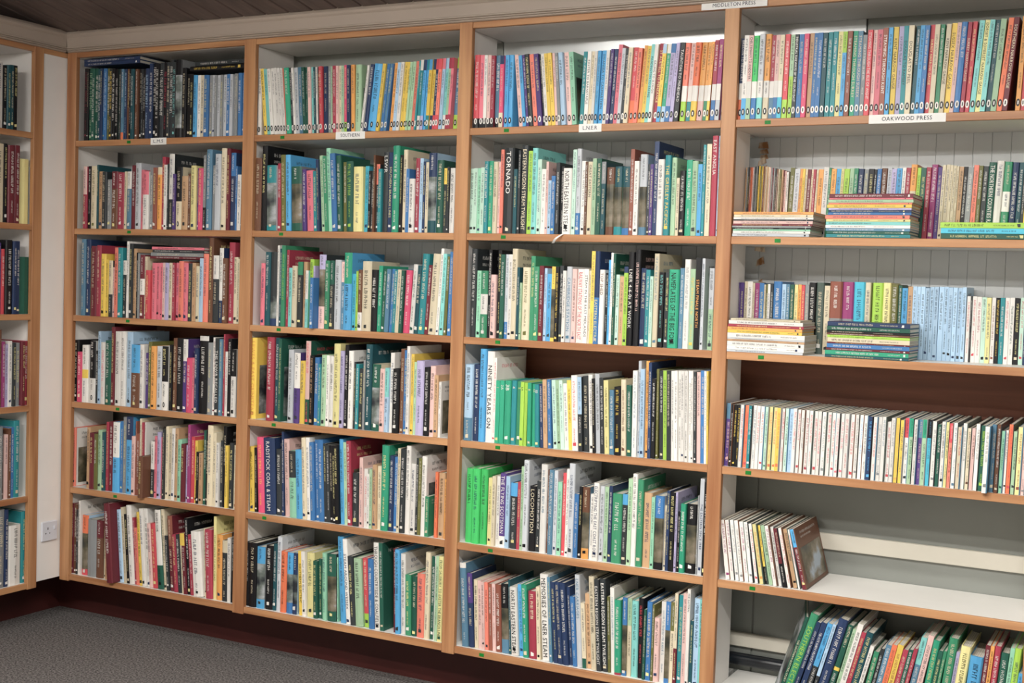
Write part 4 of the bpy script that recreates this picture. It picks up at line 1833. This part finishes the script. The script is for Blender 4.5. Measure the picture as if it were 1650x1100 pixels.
    if mark:
        mk = MB(); b0 = bands[0][2]; hw = min(t * .42, .0052); hc = .022
        colr = 'w' if lum(b0) < .30 else 'bk'
        if b0 == 'w': colr = 'bk'
        mk.poly([(t / 2 + hw * math.cos(a), yb - .0001, hc + .0105 * math.sin(a)) for a in [2 * math.pi * i / 12 for i in range(12)]], colr)
        mk.quad(*[(t / 2 + a, yb - .0004, hc + q) for a, q in ((-hw * .3, -.005), (hw * .3, -.005), (hw * .3, .005), (-hw * .3, .005))], 'bk' if colr == 'w' else 'w')
        out['publisher_mark'] = mk
    if 'Y' in flags:
        a = MB(); a.quad((-.0005, d * .97, h * .04), (-.0005, d * .05, h * .04), (-.0005, d * .05, h * .97), (-.0005, d * .97, h * .97), M_PHOTO); out['back_cover_print'] = a
    if art:
        a = MB(); xe = t + .0005
        fc = [f[1:] for f in flags if f[0] == 'F' and len(f) > 1]
        if fc:
            a.quad((xe - .0002, d * .03, .002), (xe - .0002, d, .002), (xe - .0002, d, h - .002), (xe - .0002, d * .03, h - .002), fc[0])
        pic = M_PHOTO if rng.random() < .5 else M_PHOTO2
        if art == 2:
            a.quad((xe, d * .08, h * .06), (xe, d * .94, h * .06), (xe, d * .94, h * .66), (xe, d * .08, h * .66), pic)
        ck = contrast(fc[0] if fc else base)
        strokes(a, rng, (xe, d * .18, h * .88), (0, 1, 0), (0, 0, 1), d * rng.uniform(.4, .7), h * .04, ck)
        if rng.random() < .6: strokes(a, rng, (xe, d * .18, h * .81), (0, 1, 0), (0, 0, 1), d * rng.uniform(.3, .6), h * .03, ck)
        out['cover_print'] = a
    return out
KIND = {'b': ('book', 'book'), 'n': ('slim_book', 'slim book'), 'a': ('album', 'album'), 'm': ('paperback', 'paperback'), 'k': ('booklet', 'booklet')}
ROWN = ['top', 'second', 'third', 'fourth', 'fifth', 'bottom']
BAYN = ['side bookcase', 'first bay', 'second bay', 'third bay', 'fourth bay']
ORD = ['first', 'second', 'third', 'fourth', 'fifth', 'sixth', 'seventh', 'eighth', 'ninth', 'tenth', 'eleventh', 'twelfth', 'thirteenth', 'fourteenth', 'fifteenth', 'sixteenth', 'seventeenth', 'eighteenth', 'nineteenth', 'twentieth']
NOTITLE = ('GRESLEY', 'TORNADO', 'SCOTSMAN')
def word1(code): return WORD[code].split()[-1]
def word_spec(spec):
    b_, t_, bo_, m_ = parse_spec(spec); return WORD[b_]
STUFF = MB()
ENT = []          # entries for labels: [root, base label, place]
def emit(kind, M, t, h, d, spec, flags, rng, mark, art, info):
    parts = book_parts(t, h, d, spec, flags, rng, mark, art, info.get('dark'))
    if kind == 's':
        for mbp in parts.values(): STUFF.add(mbp, M)
        return
    nm, cat = KIND[kind]
    root = empty(nm); root.matrix_world = M; root['category'] = cat; root['group'] = info['group']
    for pn, mbp in parts.items():
        o = build(pn, mbp, None, root)
    info['root'] = root; info['noun'] = cat; ENT.append(info)
bay = row = 0; mode = 'S'; SH = {}
rows = []
for ln in BOOKS.strip().split('\n'):
    if ln[0] == '#':
        q = ln[1:].split(); cur = (int(q[0]), int(q[1]), q[2]); rows.append((cur, [])); continue
    rows[-1][1].append(ln.split())
PILE = {}
for (bay, row, mode), items in rows:
    place = f"{ROWN[row - 1]} shelf, {BAYN[bay]}"
    grp = f"books on the {ROWN[row - 1]} shelf of the {BAYN[bay]}"
    zsh = (ZL if bay == 0 else ZS)[row - 1]
    rng = random.Random(bay * 100 + row * 7 + len(items))
    if mode == 'H':
        PILE[(bay, row)] = PILE.get((bay, row), 0) + 1
        pid = PILE[(bay, row)]
        for i, q in enumerate(items):
            k, u, z, L, t, s = q[0], *[int(v) / 10000 for v in q[1:6]]
            fl = q[6].split(':'); spec = fl[0]; fl = fl[1:]
            d = .138 if bay == 4 else .185
            M = Matrix(((0, 0, -1, u + L), (0, 1, 0, s), (1, 0, 0, z), (0, 0, 0, 1)))
            info = dict(group=f"books lying in piles on the {ROWN[row - 1]} shelf of the {BAYN[bay]}",
                        lying=(len(items) - 1 - i, len(items), pid), spec=spec, place=place, key=(bay, row, 'H', pid), i=i)
            emit(k, M, t, L, d, spec, fl, rng, False, 0, info)
        continue
    n = len(items)
    hs = [int(q[3]) / 10000 for q in items]
    us = [int(q[1]) for q in items]
    for i, q in enumerate(items):
        k = q[0]; u, t, h = [int(v) / 10000 for v in q[1:4]]; a = math.radians(int(q[4]) / 10); s = int(q[5]) / 10000
        fl = q[6].split(':'); spec = fl[0]; fl = fl[1:]
        mark = 'o' in fl
        d = h * (.70 if k == 'a' else rng.uniform(.68, .76))
        if k == 'm': d = .265 if row > 3 else .145
        if bay == 4 and row in (2, 3): d = min(d, .145)
        d = min(d, (.252 if bay == 4 and row == 6 else .283) - max(s, 0))
        art = 0
        nxt = hs[i + 1] if i + 1 < n else .0
        if any(f_[0] == 'F' for f_ in fl): art = 2
        elif 'g' in fl or nxt < h - .035: art = 1
        lift = t * math.sin(a) if a > 0 else 0
        uu = u + (t * math.sin(a) * math.tan(a) if a > 0 else 0)
        Rm = Matrix.Rotation(a, 4, 'Y')
        if 'Y' in fl: Rm = Matrix.Translation((t, 0, 0)) @ Matrix.Rotation(math.radians(15), 4, 'Z') @ Matrix.Translation((-t, 0, 0)) @ Rm
        if mode == 'V': M = Matrix.Translation((-s, u, zsh + .0003)) @ Matrix.Rotation(math.radians(90), 4, 'Z') @ Rm
        else: M = Matrix.Translation((uu, s, zsh + .0003 + lift)) @ Rm
        title = [f[1:] for f in fl if f.startswith('=')]
        title = title[0].replace('_', ' ').lower() if title else None
        sp = lambda j: parse_spec(items[j][6].split(':')[0])[0]
        span = max(1, us[-1] - us[0])
        info = dict(group=grp, spec=spec, place=place, key=(bay, row, mode), i=i, title=title, left=sp(i - 1) if i else None, right=sp(i + 1) if i + 1 < n else None,
                    frac=(us[i] - us[0]) / span, tall=h, lean=a)
        if k == 'm' and spec[:2] != 'pb': info['dark'] = rng.choice(('ch', 'bk', 'ch', 'gn', 'st', 'br', 'gy'))
        emit(k, M, t, h, d, spec, fl, rng, mark, art, info)
if STUFF.f:
    so = build('small_books', STUFF)
    so['kind'] = 'stuff'; tag(so, 'remaining thinnest books packed along the shelves between the others', 'books')
# labels
def zone(f):
    return 'left end' if f < .12 else 'left half' if f < .42 else 'middle' if f < .58 else 'right half' if f < .88 else 'right end'
used = {}
for e in ENT:
    base, top, bot, mid = parse_spec(e['spec'])
    col = WORD[base]
    if 'lying' in e:
        j, nn, pid = e['lying']
        tot = PILE[e['key'][:2]]
        which = 'pile' if tot == 1 else ('left pile', 'middle pile' if tot == 3 else 'right pile', 'right pile')[pid - 1]
        pos = 'lowest' if j == nn - 1 else 'topmost' if j == 0 else f'{ORD[j]} from top'
        lab = f"{col} {e['noun']} lying flat, {pos} in {which}, {e['place']}"
    elif e['title'] and len(e['title']) > 3 and len(e['title'].split()) <= 6 and not any(x.lower() in e['title'] for x in NOTITLE):
        lab = f"{col} {e['noun']} lettered {e['title']}, {e['place']}"
    else:
        nb = ('beside ' + word1(e['right'])) if e['left'] is None else ('beside ' + word1(e['left'])) if e['right'] is None else (f"between two {word1(e['left'])}" if word1(e['left']) == word1(e['right']) else f"between {word1(e['left'])} and {word1(e['right'])}")
        lab = f"{col} {e['noun']} {nb} ones, {zone(e['frac'])}, {e['place']}"
    e['lab'] = lab; used.setdefault(lab, []).append(e)
for lab, es in used.items():
    for j, e in enumerate(es):
        e['root']['label'] = lab if len(es) == 1 else f"{ORD[j] if j < len(ORD) else 'last'} {lab}"
bpy.context.view_layer.update()
